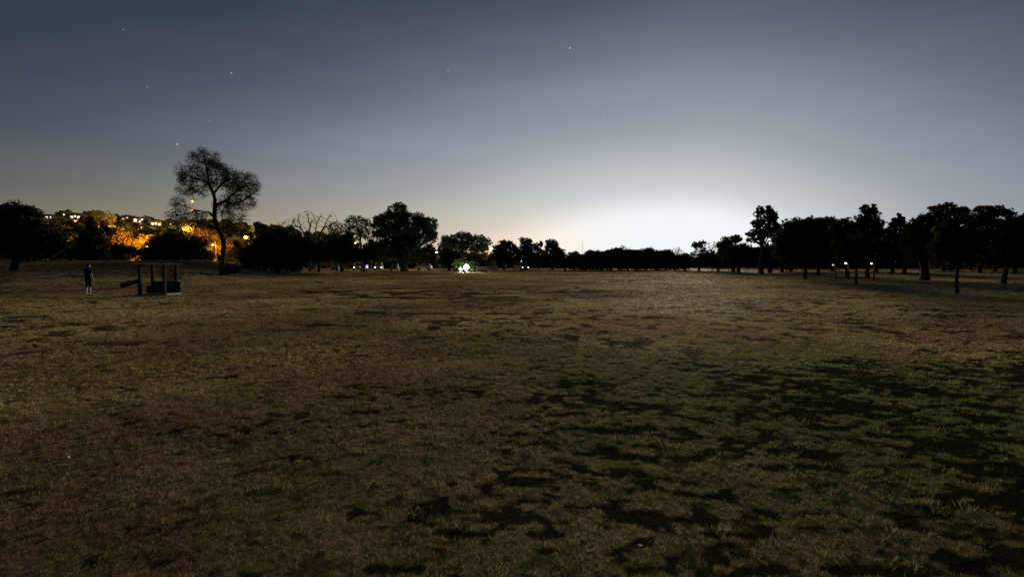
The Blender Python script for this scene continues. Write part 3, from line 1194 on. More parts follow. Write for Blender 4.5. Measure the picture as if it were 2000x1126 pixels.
# the tall tree
twiggy("tall_tree", "tall feathery tree with an S shaped trunk standing against the sky", 432, 537,
       [[(432, 537), (436, 500), (437, 470), (428, 450), (419, 425), (420, 402), (417, 378), (408, 357), (404, 330), (398, 305)],
        [(419, 425), (408, 414), (385, 411), (365, 418), (345, 420)],
        [(385, 411), (365, 405), (350, 398)],
        [(420, 402), (440, 392), (460, 375), (480, 360)],
        [(440, 392), (455, 398), (475, 392), (490, 382)],
        [(417, 378), (430, 362), (445, 345)],
        [(408, 357), (385, 350), (362, 340)],
        [(408, 357), (385, 372), (365, 382)],
        [(428, 450), (445, 440), (458, 428), (470, 430)],
        [(437, 470), (452, 456), (465, 462)],
        [(417, 378), (400, 384), (380, 392)]],
       [(400, 315, 34, 22), (370, 338, 30, 20), (405, 345, 40, 22), (375, 368, 28, 16), (440, 350, 34, 24), (470, 360, 34, 28), (470, 385, 30, 26),
        (450, 400, 32, 22), (455, 425, 25, 14), (348, 400, 16, 18), (345, 420, 20, 12), (385, 425, 22, 12), (425, 330, 20, 14), (450, 445, 25, 10)],
       6000, 0.28, 0.23, 0.016, leaves=22000, leaf=0.06, group=GL, droop=.15, feather=3, clumps=380)

leafy("bush", "small dark bush hiding the foot of the tall tree", 446, [(440, 522, 12, 11), (456, 524, 13, 10), (448, 528, 18, 7)], py=537.5, tw=2, cat="bush", group="dark bushes along the left bank", minz=0, leaf=.1)
leafy("bush", "large black mound of bushes right of the tall tree", 540,
      [(545, 470, 42, 26), (520, 487, 38, 28), (575, 485, 34, 32), (545, 505, 70, 24), (500, 508, 30, 18)], py=533, tw=10, cat="bush",
      group="dark bushes along the left bank", minz=.0)
leafy("small_tree", "small round tree top poking out left of the black mound", 514, [(512, 446, 13, 9), (522, 452, 12, 8), (515, 462, 16, 12), (512, 485, 20, 20)],
      D=92, tw=5, group=GL)
twiggy("bare_tree", "bare tree with one crooked branch above the black mound", 566, 529,
       [[(566, 529), (568, 490), (562, 460), (548, 442), (538, 430), (535, 420)], [(562, 460), (570, 440), (575, 428)], [(548, 442), (556, 434), (560, 428)]],
       [(560, 442, 22, 14), (575, 438, 16, 14), (545, 446, 12, 12)], 520, 0.34, 0.20, 0.016, D=94, group=GB)
twiggy("bare_tree", "tallest bare tree with a forked crown in the left row", 606, 529,
       [[(606, 529), (604, 480), (600, 462), (606, 440), (602, 425), (598, 411)], [(600, 462), (588, 446), (582, 430), (584, 418)],
        [(606, 440), (614, 428), (608, 414)], [(588, 446), (578, 440), (572, 432)]],
       [(600, 424, 18, 14), (584, 432, 16, 16), (612, 430, 14, 14), (590, 450, 24, 14)], 760, 0.34, 0.24, 0.016, D=96, group=GB)
twiggy("bare_tree", "bare tree spreading wide right of the tallest bare one", 622, 529,
       [[(622, 529), (618, 485), (622, 465), (632, 445), (640, 428), (650, 414)], [(622, 465), (616, 448), (622, 430), (628, 420)],
        [(632, 445), (645, 440), (658, 432)]],
       [(632, 430, 22, 14), (648, 432, 16, 16), (620, 440, 16, 14), (640, 452, 26, 14)], 760, 0.34, 0.24, 0.016, D=98, group=GB)
twiggy("bare_tree", "low twiggy tree between the bare trees and the feathery one", 658, 529,
       [[(658, 529), (657, 480), (655, 460), (650, 446), (648, 438)], [(655, 460), (664, 448), (668, 440)]],
       [(655, 444, 18, 12), (662, 458, 22, 14), (646, 462, 18, 14)], 700, 0.30, 0.20, 0.016, D=96, group=GB, leaves=1400, leaf=.16)
twiggy("feathery_tree", "feathery half bare tree left of the big leafy tree", 706, 529,
       [[(706, 529), (705, 485), (704, 462), (700, 445), (694, 432), (690, 424)], [(704, 462), (714, 446), (718, 434)], [(700, 445), (686, 440), (680, 434)]],
       [(694, 428, 18, 9), (684, 440, 14, 12), (712, 438, 14, 13), (700, 455, 24, 14)], 900, 0.28, 0.22, 0.016, D=96, group=GB, leaves=2600, leaf=.17)

# crowns over the parked cars
GC = "dark trees over the parked cars"
leafy("dark_tree", "dark low tree beneath the bare trees, left end of the row over the cars", 622, [(615, 490, 30, 20), (640, 488, 26, 20), (625, 500, 40, 13)], py=531, tw=7, group=GC)
leafy("dark_tree", "dark tree under the low twiggy one over the cars", 668, [(660, 480, 24, 18), (680, 490, 26, 20), (668, 500, 34, 12), (680, 462, 10, 12)], py=531.5, tw=7, group=GC)
leafy("dark_tree", "dark tree below the feathery tree over the cars", 714, [(710, 496, 32, 12), (730, 486, 24, 20), (690, 500, 24, 9)], py=531, tw=8, group=GC)
leafy("leafy_tree", "big leafy green tree rising highest in the left centre row", 790,
      [(778, 414, 24, 18), (765, 432, 28, 20), (800, 432, 26, 20), (742, 430, 14, 12), (736, 448, 18, 20), (822, 432, 14, 16), (838, 440, 16, 18), (818, 458, 32, 28),
       (775, 462, 44, 30), (845, 460, 10, 14), (755, 490, 40, 24), (800, 492, 40, 24), (836, 494, 14, 18)], D=93, tw=13, mat="leaf2", group=GM, core=.28, leaf=.24)
leafy("forked_tree", "tree with a forked pale trunk lit by the floodlights", 928,
      [(888, 464, 16, 9), (908, 462, 20, 9), (932, 466, 20, 10), (948, 474, 12, 9), (900, 476, 26, 9), (925, 482, 28, 9), (944, 486, 12, 7), (880, 478, 14, 12)], D=92, tw=5, mat="leaf2",
      group=GM, leaf=.22, dens_=.8, trunk_mat="palebark", fork_row=515)
leafy("dark_tree", "dense dark tree behind the floodlights left of the forked tree", 878, [(872, 478, 18, 18), (884, 492, 26, 20), (868, 500, 22, 20), (890, 508, 26, 14)], D=104, tw=6, mat="leaf2",
      group=GM)
leafy("bush", "green bush lit up right behind the floodlights", 908, [(905, 512, 17, 12), (917, 517, 11, 10), (893, 518, 12, 10), (906, 524, 20, 7)], D=87, tw=3, leaf=.14, dens_=1.3, mat="leaf2", group=GM, cat="bush", minz=0)
leafy("pine", "broad pine with two rounded heads right of the orange lamp", 985, [(988, 478, 16, 9), (975, 486, 14, 10), (995, 490, 22, 14), (978, 502, 26, 14), (1000, 506, 24, 12)], D=116, tw=6,
      mat="needle", group="round headed pines")
leafy("pine", "tallest round headed pine of the centre group", 1027, [(1027, 472, 14, 9), (1033, 480, 10, 8), (1024, 488, 18, 12), (1030, 503, 24, 13)], D=118, tw=5, mat="needle", group="round headed pines")
leafy("pine", "small ragged pine between the two round headed ones", 1052, [(1048, 482, 7, 8), (1057, 476, 3, 5), (1052, 494, 16, 12), (1054, 506, 20, 11)], D=122, tw=4, mat="needle",
      group="round headed pines")
leafy("pine", "round headed pine at the left end of the white glow", 1079, [(1078, 476, 15, 9), (1080, 488, 20, 12), (1084, 503, 26, 13), (1096, 500, 10, 12)], D=118, tw=5, mat="needle",
      group="round headed pines")
# second row that closes the view between the nearer trees
for i, (px, top, lab) in enumerate([
        (470, 484, "dark tree in the back row seen past the trunk of the tall tree"), (600, 488, "dark tree in the back row behind the bare trees"),
        (648, 484, "dark tree in the back row behind the low twiggy tree"), (700, 486, "dark tree in the back row behind the feathery tree"),
        (748, 480, "dark tree in the back row behind the left half of the big leafy tree"), (830, 484, "dark tree in the back row behind the pale hatchback"),
        (938, 492, "dark tree in the back row right of the forked tree"), (962, 497, "dark tree in the back row below the orange lamp")]):
    D = 134 + (i % 3) * 5
    hh = (520 - top)
    leafy("dark_tree", lab, px, [(px - 14, top + hh * .35, 22, hh * .36), (px + 12, top + hh * .45, 24, hh * .4), (px, top + hh * .75, 36, hh * .36)], D=D, tw=5,
          group="back row of dark trees", leaf=.42, minz=0)

# far row under the glow
FAR_LABELS = [
    "lowest tree of the far row, directly right of the round headed pine", "small dark tree in the far row just left of the thin mast", "small dark tree in the far row right beneath the thin mast",
    "fourth tree of the far row counted from the round headed pine", "fifth tree of the far row counted from the round headed pine", "sixth tree of the far row counted from the round headed pine",
    "tree with a peaked top left of the middle of the far row", "lower tree in the far row right after the peaked one", "highest tree in the middle of the far row below the glow",
    "tree right beside the highest one in the middle of the far row", "tree in the dip right of the far row's highest pair", "rounded tree right of the dip in the far row",
    "second last low tree before the loose leaved tree", "last low tree left of the loose leaved tree in the far row"]
prof = [(1104, 497), (1122, 491), (1140, 490), (1158, 487), (1176, 487), (1193, 486), (1208, 482), (1226, 486), (1243, 481), (1262, 482), (1281, 487), (1300, 485), (1318, 492), (1338, 495)]
for i, (px, top) in enumerate(prof):
    D = 108 + (i * 7) % 13
    top = top + rng.uniform(-3, 5)
    hh = 524 - top
    w = rng.uniform(11, 17)
    leafy("far_tree", FAR_LABELS[i], px,
          [(px + rng.uniform(-8, 8), top + rng.uniform(4, 7), w * .55, 5), (px + rng.uniform(-10, 10), top + rng.uniform(6, 11), w * .7, 6), (px + rng.uniform(-4, 4), top + 9, w * .9, 7), (px - 8, top + hh * .45, w, hh * .30), (px + 8, top + hh * .5, w, hh * .30), (px, top + hh * .78, w * 1.2, hh * (.24, .34, .30)[i % 3])],
          D=D, tw=4, group=GF, leaf=.19, mat=("leaf", "needle", "leaf3")[i % 3], clump=.42, minz=.1, dens_=(.9, .6, .75)[i % 3], core=.22)
for bx_, bt_, lab_ in ((1216, 480, "wispy bare tree poking out beside the peaked tree of the far row"), (1325, 484, "wispy bare tree poking out near the right end of the far row")):
    twiggy("bare_tree", lab_, bx_, 527.5, [[(bx_, 527.5), (bx_ + 1, 505), (bx_ - 2, 494), (bx_ + 2, bt_)]], [(bx_, bt_ + 6, 9, 7), (bx_ + 3, bt_ + 14, 10, 7)], 260, .3, .13, .015, D=106, group=GF, leaves=260, leaf=.14)
leafy("far_tree", "see through loose leaved tree at the right end of the far row", 1365, [(1358, 478, 8, 7), (1370, 476, 10, 7), (1366, 486, 13, 9), (1362, 500, 22, 9), (1368, 512, 26, 9)], D=104, tw=4,
      group=GF, leaf=.22, dens_=.55, core=.15, mat="leaf3")
twiggy("bare_tree", "small bare tree beside the loose leaved one in the far row", 1391, 528,
       [[(1391, 528), (1391, 505), (1388, 490), (1384, 474)], [(1388, 490), (1394, 478), (1396, 470)]], [(1388, 482, 11, 12), (1396, 484, 9, 12)], 420, .3, .14, .015, D=104, group=GF)
leafy("far_tree", "pale topped tree left of the tall pine", 1432, [(1424, 470, 16, 9), (1438, 466, 11, 8), (1412, 480, 14, 9), (1432, 486, 30, 12), (1428, 504, 36, 13)], D=92, tw=7, group=GF, mat="leaf3", leaf=.22)
leafy("far_tree", "dark low tree between the bare tree and the tall pine", 1402, [(1400, 500, 26, 12), (1380, 506, 22, 11), (1404, 512, 26, 8)], D=98, tw=5, group=GF)

# right hand grove
leafy("tall_pine", "tall ragged pine at the right end of the white glow", 1487,
      [(1485, 410, 7, 9), (1502, 408, 7, 9), (1492, 424, 18, 14), (1510, 424, 10, 14), (1478, 436, 12, 10), (1497, 442, 24, 14), (1516, 442, 11, 9), (1464, 458, 9, 5), (1478, 456, 13, 9),
       (1508, 458, 18, 9), (1470, 468, 12, 6), (1515, 470, 10, 7)], py=534, tw=8, mat="needle", group=GR, leaf=.20, core=.25, clump=.30)
leafy("grove_tree", "low dark tree at the foot of the tall pine", 1503, [(1495, 494, 34, 13), (1478, 502, 30, 14), (1510, 508, 34, 12)], py=533, tw=8, group=GR)
leafy("grove_tree", "dark tree on a thick trunk left of the tall pine", 1443, [(1445, 490, 22, 12), (1460, 500, 30, 13), (1438, 508, 30, 10)], py=532.5, tw=7, group=GR)
leafy("grove_tree", "dark tree filling the gap right of the tall pine", 1527, [(1534, 462, 14, 22), (1530, 490, 24, 22), (1536, 506, 28, 14)], py=532, tw=6, group=GR)
leafy("grove_tree", "broad round crowned tree right of the tall pine", 1572,
      [(1552, 448, 24, 18), (1578, 442, 26, 17), (1562, 470, 40, 26), (1596, 462, 24, 28), (1565, 498, 48, 22), (1536, 470, 14, 22)], py=545, tw=6.5, group=GR, leaf=.16)
leafy("grove_tree", "round topped tree between the broad tree and the pointed one", 1598, [(1612, 434, 20, 14), (1620, 455, 22, 24), (1610, 482, 32, 26), (1612, 504, 34, 16)], py=537, tw=6, group=GR)
leafy("grove_tree", "dark tree on a stout trunk beside the white lamp", 1655, [(1650, 440, 18, 14), (1640, 460, 20, 24), (1660, 470, 26, 28), (1652, 500, 38, 20)], py=541, tw=6.5, group=GR, leaf=.18)
leafy("young_tree", "young tree on a thin trunk in front of the white lamp", 1672, [(1676, 472, 22, 20), (1668, 488, 22, 13)], py=555, tw=4.5, group=GR, leaf=.12, flare=1.1)
leafy("grove_tree", "dark pointed tree standing highest in the right grove", 1695,
      [(1690, 410, 9, 10), (1703, 411, 8, 11), (1697, 424, 18, 14), (1682, 436, 12, 13), (1714, 438, 13, 12), (1697, 456, 30, 24), (1696, 492, 42, 26)], py=543, tw=7, mat="needle", group=GR, leaf=.17)
leafy("grove_tree", "spiky topped small conifer right of the highest pointed tree", 1766,
      [(1755, 424, 3, 9), (1748, 430, 5, 5), (1763, 430, 4, 8), (1742, 438, 6, 4), (1756, 440, 14, 9), (1770, 442, 6, 5), (1760, 466, 30, 24), (1765, 495, 40, 22)], py=535, tw=6, mat="needle", group=GR, leaf=.2,
      clump=.3)
leafy("grove_tree", "low dark tree filling between the pointed tree and the spiky one", 1743, [(1735, 460, 18, 18), (1740, 488, 30, 26)], py=534, tw=6, group=GR)
leafy("grove_tree", "wide crowned tree on the thickest flared trunk of the grove", 1805,
      [(1852, 404, 16, 7), (1824, 409, 11, 7), (1884, 411, 12, 7), (1812, 424, 18, 10), (1796, 434, 18, 10), (1850, 420, 34, 12), (1784, 442, 14, 8), (1830, 445, 45, 20), (1820, 482, 62, 32), (1775, 470, 20, 20)],
      py=547, tw=13, flare=1.5, group=GR, leaf=.15, mat="leaf3", clump=.3)
leafy("young_tree", "near young tree on a thin straight trunk at the right", 1870, [(1880, 446, 32, 24), (1862, 478, 36, 26), (1885, 492, 40, 24), (1895, 462, 24, 24)], py=573, tw=6, group=GR, leaf=.10, flare=1.1)
leafy("grove_tree", "twin domed tree toward the right edge", 1913, [(1922, 410, 15, 10), (1946, 411, 13, 10), (1934, 426, 26, 14), (1926, 452, 34, 24), (1918, 490, 42, 26)], py=533, tw=6, group=GR, leaf=.22)
leafy("grove_tree", "dark tree on a leaning trunk near the right edge", 1960, [(1971, 418, 10, 11), (1972, 438, 20, 16), (1984, 460, 28, 28), (1955, 482, 38, 30)], py=555, tw=8, group=GR, leaf=.13, mat="needle", lean=8)
leafy("grove_tree", "dark tree cut off by the right edge of the picture", 1982, [(2003, 430, 14, 12), (2012, 456, 36, 30), (1995, 492, 40, 24), (2040, 470, 40, 45)], py=534, tw=6, group=GR, leaf=.22)

for px, D, top, lab in [(1545, 95, 470, "slender dark tree behind the gap between the tall pine and the broad round crowned tree"),
                        (1626, 100, 455, "slender dark tree standing behind the faint pink lamp"),
                        (1712, 88, 462, "slender dark tree right behind the yellow lamp"),
                        (1842, 96, 450, "slender dark tree behind the wide crowned tree, left of the near young tree"),
                        (1896, 112, 450, "slender dark tree between the near young tree and the twin domed tree"),
                        (1943, 92, 455, "slender dark tree between the twin domed tree and the leaning trunk")]:
    hh = 523 - top
    leafy("grove_tree", lab, px, [(px - 8, top + hh * .3, 22, hh * .3), (px + 10, top + hh * .4, 24, hh * .32), (px, top + hh * .72, 36, hh * .3)], D=D, tw=5, group=GR, leaf=.26)


# a few pale fallen leaves on the turf
def litter():
    n = 110
    r = np.sqrt(rng.uniform(2.0 ** 2, 13.0 ** 2, n))
    a = np.radians(rng.uniform(-50, 50, n))
    x, y = r * np.sin(a), r * np.cos(a)
    c = np.column_stack([x, y, terr(x, y) + .018])
    v = leaf_quads(c, .016, .8)
    return link("fallen_leaves", mesh_np("fallen_leaves", v, np.arange(len(v)).reshape(-1, 4), M["paleleaf"]))


M["paleleaf"] = principled("pale_leaf", (.5, .44, .34), .8, .2)
tag(litter(), "pale fallen leaves scattered over the near turf", "leaves", None, "stuff")


# distant wood that closes the view under and behind the crowns
def back_wood():
    V = []
    for px in np.arange(430, 2140, 11.0):
        D = 168 + rng.uniform(-6, 10)
        x = (px - 1000) / F * D
        top = np.interp(px, [430, 900, 1000, 1100, 1340, 1420, 1560, 2140], [488, 492, 500, 506, 506, 500, 470, 455]) + rng.uniform(-3, 6)
        ztop = CAM_H + (HY - top) / F * D
        z0 = surf(x, D)
        h = ztop - z0
        w = rng.uniform(1.9, 2.9)
        lob = [((x, D, z0 + h * .78), np.array([w, w, h * .24])), ((x + rng.normal(0, .6), D + rng.normal(0, 1), z0 + h * .42), np.array([w * 1.1, w, h * .32])),
               ((x, D + 1, z0 + h * .12), np.array([w * 1.2, w, h * .2]))]
        V.append(leaf_quads(crown_points(lob, .5, .9, .4, .45), .5))
    v = np.concatenate(V)
    return link("distant_wood", mesh_np("distant_wood", v, np.arange(len(v)).reshape(-1, 4), M["leaf"]))


tag(back_wood(), "dark mass of distant trees closing the view behind both groves", "wood", None, "stuff")


# ------------------------------------------------------------------ vehicles
PAINT = {}


def paint(col):
    if col not in PAINT:
        PAINT[col] = principled("car_paint", col, 0.3, 0.5, (3, 0.08))
    return PAINT[col]


HEAD_ON = emitter("headlight_on", (1.0, 0.96, 0.86), 5.0)
HEAD_DIM = emitter("headlight_dim", (1.0, 0.93, 0.82), 2.5)


def wheel(parent, x, y, r=.31, w=.2):
    t_ = cyl("wheel", r, w, M["rubber"], parent, (x, y, r), (R(90), 0, 0), None, 18)
    cyl("rim", r * .6, w + .012, M["rim"], t_, (0, 0, 0), None, None, 14)
    return t_


def car(label, px, D, heading, col, kind="hatch", lights=None, group=None, name="parked_car", cat="car"):
    x = (px - 1000) / F * D
    z = tz(x, D) + .03
    t_ = thing(name, label, cat, (x, D, z), heading, group)
    pm = paint(col)
    if kind == "van":
        L_, W_, belt, top = 4.9, 1.85, 1.15, 2.05
        prof_ = [(-2.4, .3), (2.35, .3), (2.45, .55), (2.4, .95), (1.7, belt), (-2.42, belt), (-2.45, .6)]
        cab = (-2.38, 1.65, -2.25, .95)
    elif kind == "suv":
        L_, W_, belt, top = 4.5, 1.8, 1.05, 1.72
        prof_ = [(-2.2, .35), (2.2, .35), (2.25, .6), (2.2, .92), (1.0, belt), (-2.2, belt), (-2.25, .65)]
        cab = (-2.15, 1.0, -1.95, .35)
    else:
        L_, W_, belt, top = 3.9, 1.66, .90, 1.45
        prof_ = [(-1.9, .28), (1.9, .28), (1.95, .5), (1.88, .74), (.95, belt), (-1.85, belt), (-1.95, .6)]
        cab = (-1.78, .95, -1.35, .25)
    prism("body", prof_, W_, pm, t_, (0, 0, 0), .05)
    yb, yt = W_ / 2 - .07, W_ / 2 - .24
    xb0, xb1, xt0, xt1 = cab
    v = [(xb0, -yb, belt), (xb1, -yb, belt), (xb1, yb, belt), (xb0, yb, belt), (xt0, -yt, top), (xt1, -yt, top), (xt1, yt, top), (xt0, yt, top)]
    v = np.array(v)
    v[:4, 2] -= .06
    f = np.array([[0, 1, 5, 4], [1, 2, 6, 5], [2, 3, 7, 6], [3, 0, 4, 7], [4, 5, 6, 7]])
    me = mesh_np("roof", v, f, pm)
    link("roof", me, t_)

    def pane(nm, idx, s0=.10, s1=.90, t0=.22, t1=.86, lift=.006):
        q = v[list(idx)]
        def pt(a, b_):
            lo = q[0] + (q[1] - q[0]) * a
            hi = q[3] + (q[2] - q[3]) * a
            return lo + (hi - lo) * b_
        p = np.array([pt(s0, t0), pt(s1, t0), pt(s1, t1), pt(s0, t1)])
        n = np.cross(p[1] - p[0], p[3] - p[0])
        n /= np.linalg.norm(n)
        p = np.concatenate([p + n * lift, p - n * .02])
        ff = np.array([[0, 1, 2, 3], [0, 4, 5, 1], [1, 5, 6, 2], [2, 6, 7, 3], [3, 7, 4, 0]])
        link(nm, mesh_np(nm, p, ff, M["glass"]), t_)
    pane("windscreen", (1, 2, 6, 5))
    pane("rear_window", (3, 0, 4, 7))
    pane("side_window", (0, 1, 5, 4), .08, .50)
    pane("side_window", (0, 1, 5, 4), .54, .92)
    pane("side_window", (2, 3, 7, 6), .08, .46)
    pane("side_window", (2, 3, 7, 6), .50, .92)
    xf = prof_[2][0]
    for sy in (-1, 1):
        ball("headlight", .13, {None: M["lampoff"], "on": HEAD_ON, "dim": HEAD_DIM}[lights], t_, (xf - .06, sy * (W_ / 2 - .24), .68), 2, (.6, 1.3, .8))
        box("tail_light", .06, .22, .16, M["tail"], t_, (-xf + .0, sy * (W_ / 2 - .2), .78), .015)
        box("mirror", .1, .16, .1, M["trim"], t_, (xb1 - .35, sy * (W_ / 2 + .07), belt + .06), .02)
    box("bumper", .1, W_ - .1, .18, M["trim"], t_, (xf - .01, 0, .42), .03)
    box("bumper", .1, W_ - .1, .18, M["trim"], t_, (-xf + .01, 0, .42), .03)
    for wx in (L_ * .31, -L_ * .31):
        for sy in (-1, 1):
            wheel(t_, wx, sy * (W_ / 2 - .09))
    return t_


GP = "cars parked behind the left row of trees"
car("dark red car parked at the left end of the row under the trees", 612, 106, R(-75), (.10, .02, .02), "hatch", None, GP)
car("dull grey car parked left of the car with bright headlights", 656, 107, R(-80), (.16, .16, .17), "hatch", None, GP)
car("white car with bright headlights parked left of the violet lamp", 698, 104, R(-72), (.6, .6, .58), "suv", "on", GP)
car("white car with headlights on parked right of the violet lamp", 740, 106, R(-78), (.6, .6, .6), "suv", "on", GP)
car("dark car with faint windows parked right of the two lit cars", 771, 106, R(-80), (.14, .14, .14), "hatch", None, GP)
car("pale hatchback seen from the side right of the big leafy tree", 828, 112, R(178), (.62, .58, .48), "hatch", None, GP)
car("dark estate car with a pale roof parked behind the tan trailer", 952, 96, R(12), (.08, .09, .11), "suv", None, None)
van = car("dark van facing the camera with two white lamps lit", 1018, 108, R(-68), (.05, .04, .04), "van", "on", None, "van", "van")
ball("marker_lamp", .09, HEAD_DIM, van, (1.0, -.4, 2.12))

# ------------------------------------------------------------------ floodlights by the tree
FLOOD = emitter("floodlight_glow", (0.86, 1.0, 0.80), 140.0)
FLOOD2 = emitter("floodlight_glow_cool", (0.86, 1.0, 0.98), 90.0)


def flood(label, px, row, base_row, r_, mat):
    D = ground_at(px, base_row)
    x = (px - 1000) / F * D
    z = tz(x, D)
    H = CAM_H + (HY - row) / F * D - z
    t_ = thing("floodlight", label, "light", (x, D, z), 0, "portable floodlights")
    cyl("pole", .035, H - r_ * .6, M["white"], t_, (0, 0, (H - r_ * .6) / 2 + .02))
    for k in range(3):
        a = k * 2.094 + .4
        seg = [(np.array([0, 0, .45]), np.array([math.cos(a) * .5, math.sin(a) * .5, .0]), .02, .02)]
        link("leg", tubes(seg, "leg", M["white"]), t_)
    ball("lamp_globe", r_, mat, t_, (0, 0, H), 3)
    cyl("collar", .1, .12, M["steel"], t_, (0, 0, H - r_ - .02))
    return t_


flood("large glaring round floodlight on a stand, right of two", 911, 521.5, 532, .42, FLOOD)
flood("smaller bluish white floodlight on a stand, left of two", 899.5, 525, 531.6, .20, FLOOD2)

# tan flatbed trailer
D = ground_at(942, 531.8)
x = (941 - 1000) / F * D
tr_ = thing("flatbed_trailer", "small tan flatbed trailer right of the floodlit forked tree", "trailer", (x, D, tz(x, D)), R(4))
box("deck", 2.1, 1.4, .10, M["wood"], tr_, (0, 0, .56), .01)
for k in range(3):
    box("side_board", 2.1, .03, .13, M["wood"], tr_, (0, -.72, .68 + k * .15), .008)
    box("side_board", 2.1, .03, .13, M["wood"], tr_, (0, .72, .68 + k * .15), .008)
for sx in (-1, 1):
    for sy in (-1, 1):
        box("post", .07, .07, .62, M["wood"], tr_, (sx * .98, sy * .775, .80), .008)
    box("support_leg", .07, .07, .5, M["wood"], tr_, (sx * .8, -.6, .255), .006)
wheel(tr_, .55, -.74, .3, .18)
wheel(tr_, .55, .74, .3, .18)
box("drawbar", 1.1, .08, .08, M["steel"], tr_, (-1.55, 0, .48), .01)

# violet lamp on a white stake
D = ground_at(713, 533.5)
x = (713 - 1000) / F * D
st = thing("marker_stake", "thin white stake with a violet lamp before the parked cars", "stake", (x, D, tz(x, D)))
cyl("stake", .04, 1.0, M["white"], st, (0, 0, .48))
box("bracket", .3, .05, .05, M["white"], st, (.12, 0, 1.0), .005)
VIO = emitter("violet_lamp", (.35, .28, 1.0), 2.6)
box("lamp", .34, .14, .5, VIO, st, (.32, 0, 1.1), .04)

# ------------------------------------------------------------------ small things in the middle distance
def post(name, label, px, base_row, h, r_, mat, tilt=0.0, cat="post", group=None):
    D = ground_at(px, base_row)
    x = (px - 1000) / F * D
    segs = []
    n = 5
    for i in range(n):
        a, b_ = i / n, (i + 1) / n
        segs.append((np.array([math.sin(tilt) * h * a + rng.normal(0, r_ * .1), 0, math.cos(tilt) * h * a - (.1 if i == 0 else 0)]),
                     np.array([math.sin(tilt) * h * b_ + 0, 0, math.cos(tilt) * h * b_]), r_ * (1.15 - .3 * a), r_ * (1.15 - .3 * b_)))
    me = tubes(segs, name, mat)
    o = link(name, me, None, (x, D, tz(x, D)))
    tag(o, label, cat, group)
    return o


post("bollard", "short dark post just right of the van", 1037, 526.5, 1.0, .10, M["trim"], 0, "post")
post("leaning_stump", "black leaning stump on the grass left of the far row's peaked tree", 1144, 527.5, 1.35, .17, M["bark"], .75, "stump")

D = 112
x = (1102 - 1000) / F * D
bar = thing("barrier", "low pale barrier rail left of the leaning stump", "barrier", (x, D, tz(x, D)))
box("rail", 2.6, .06, .10, M["concrete"], bar, (0, 0, .95), .01)
box("post", .14, .14, 1.1, M["bark"], bar, (1.35, 0, .5), .01)
box("post", .12, .12, 1.0, M["bark"], bar, (-1.3, 0, .45), .01)

# wooden fence behind the first trees of the right grove
M["redwood"] = principled("red_brown_wood", (.22, .12, .09), .85, .2, (4, .3))
D = 99
x0 = (1404 - 1000) / F * D
x1 = (1556 - 1000) / F * D
fn = thing("fence", "low red brown rail fence between the trunks below the tall pine", "fence", (x0, D, tz(x0, D)))
nn = 9
for i in range(nn):
    xx = (x1 - x0) * i / (nn - 1)
    zz = tz(x0 + xx, D) - tz(x0, D)
    box("post", .12, .12, 1.1, M["redwood"], fn, (xx, 0, zz + .5), .01)
    if i < nn - 1:
        ln = (x1 - x0) / (nn - 1)
        for hh in (.35, .68, .98):
            box("rail", ln - .14, .05, .12, M["redwood"], fn, (xx + ln / 2, 0, zz + hh), .008)

# low dark shelter with a pale roof edge on the left bank
D = ground_at(300, 577)
x = (294 - 1000) / F * D
M["darkwood"] = principled("dark_timber", (.035, .028, .022), .9, .15, (6, .4))
M["palepaint"] = principled("pale_roof_edge", (.55, .48, .45), .8, .3, (5, .2))
sh = thing("shelter", "low open dark shelter with a thin flat pale edged roof on the left grass", "shelter", (x, D, tz(x, D)), R(-3))
rh = CAM_H + (HY - 512.5) / F * D - tz(x, D)
W2 = .82
slab = box("floor_slab", 2 * W2 + .1, 1.0, .14, M["concrete"], sh, (0, .5, .03), .015)
roof = box("roof", 2 * W2 + .16, 1.2, .05, M["darkwood"], sh, (0, .5, rh - .06), .008, (0, R(1.5), 0))
box("fascia", 2 * W2 + .18, .03, .075, M["palepaint"], roof, (0, -.617, .01), .006)
for sx in (-1, 1):
    for yy in (.1, .9):
        box("post", .13, .13, rh - .20, M["darkwood"], sh, (sx * (W2 - .16), yy, .10 + (rh - .20) / 2), .008)
nb = 11
for i in range(nb):
    hb = .62 - random.uniform(0, .04)
    box("board", 2 * W2 / nb - .012, .03, hb, M["darkwood"], sh, (-W2 + (i + .5) * 2 * W2 / nb, .985, .10 + hb / 2), .004)
for k in range(3):
    box("bench_slat", 1.3, .12, .035, M["darkwood"], sh, (0, .5 + k * .14, .46), .004)
for sx in (-1, 1):
    box("bench_leg", .06, .36, .34, M["darkwood"], sh, (sx * .6, .64, .27), .004)

leafy("shrub", "thin dry shrub on the left bank right of the open shelter", 335, [(338, 522, 10, 9), (324, 528, 10, 10), (345, 534, 12, 10), (330, 542, 14, 10)], py=558, tw=2.5, mat="dry", leaf=.05, dens_=.35, core=.1,
      cat="shrub", minz=.05)


# fallen log with a reddish broken end
D = ground_at(252, 562)
c0 = np.array([(238 - 1000) / F * D, D, 0])
segs = limb(np.array([0, 0, .16]), np.array([.95, .15, .42]), .17, .13, 5, .05)
lg = thing("log", "dark fallen log propped on the bank left of the open shelter", "log", (c0[0], D, tz(c0[0], D)))
link("bark", tubes(segs, "bark", M["bark"]), lg)
M["redend"] = principled("broken_wood", (.24, .07, .035), .8, .2, (12, .3))
e = cyl("broken_end", .14, .34, M["redend"], lg, (.62, -.12, .36), (0, R(72), 0))

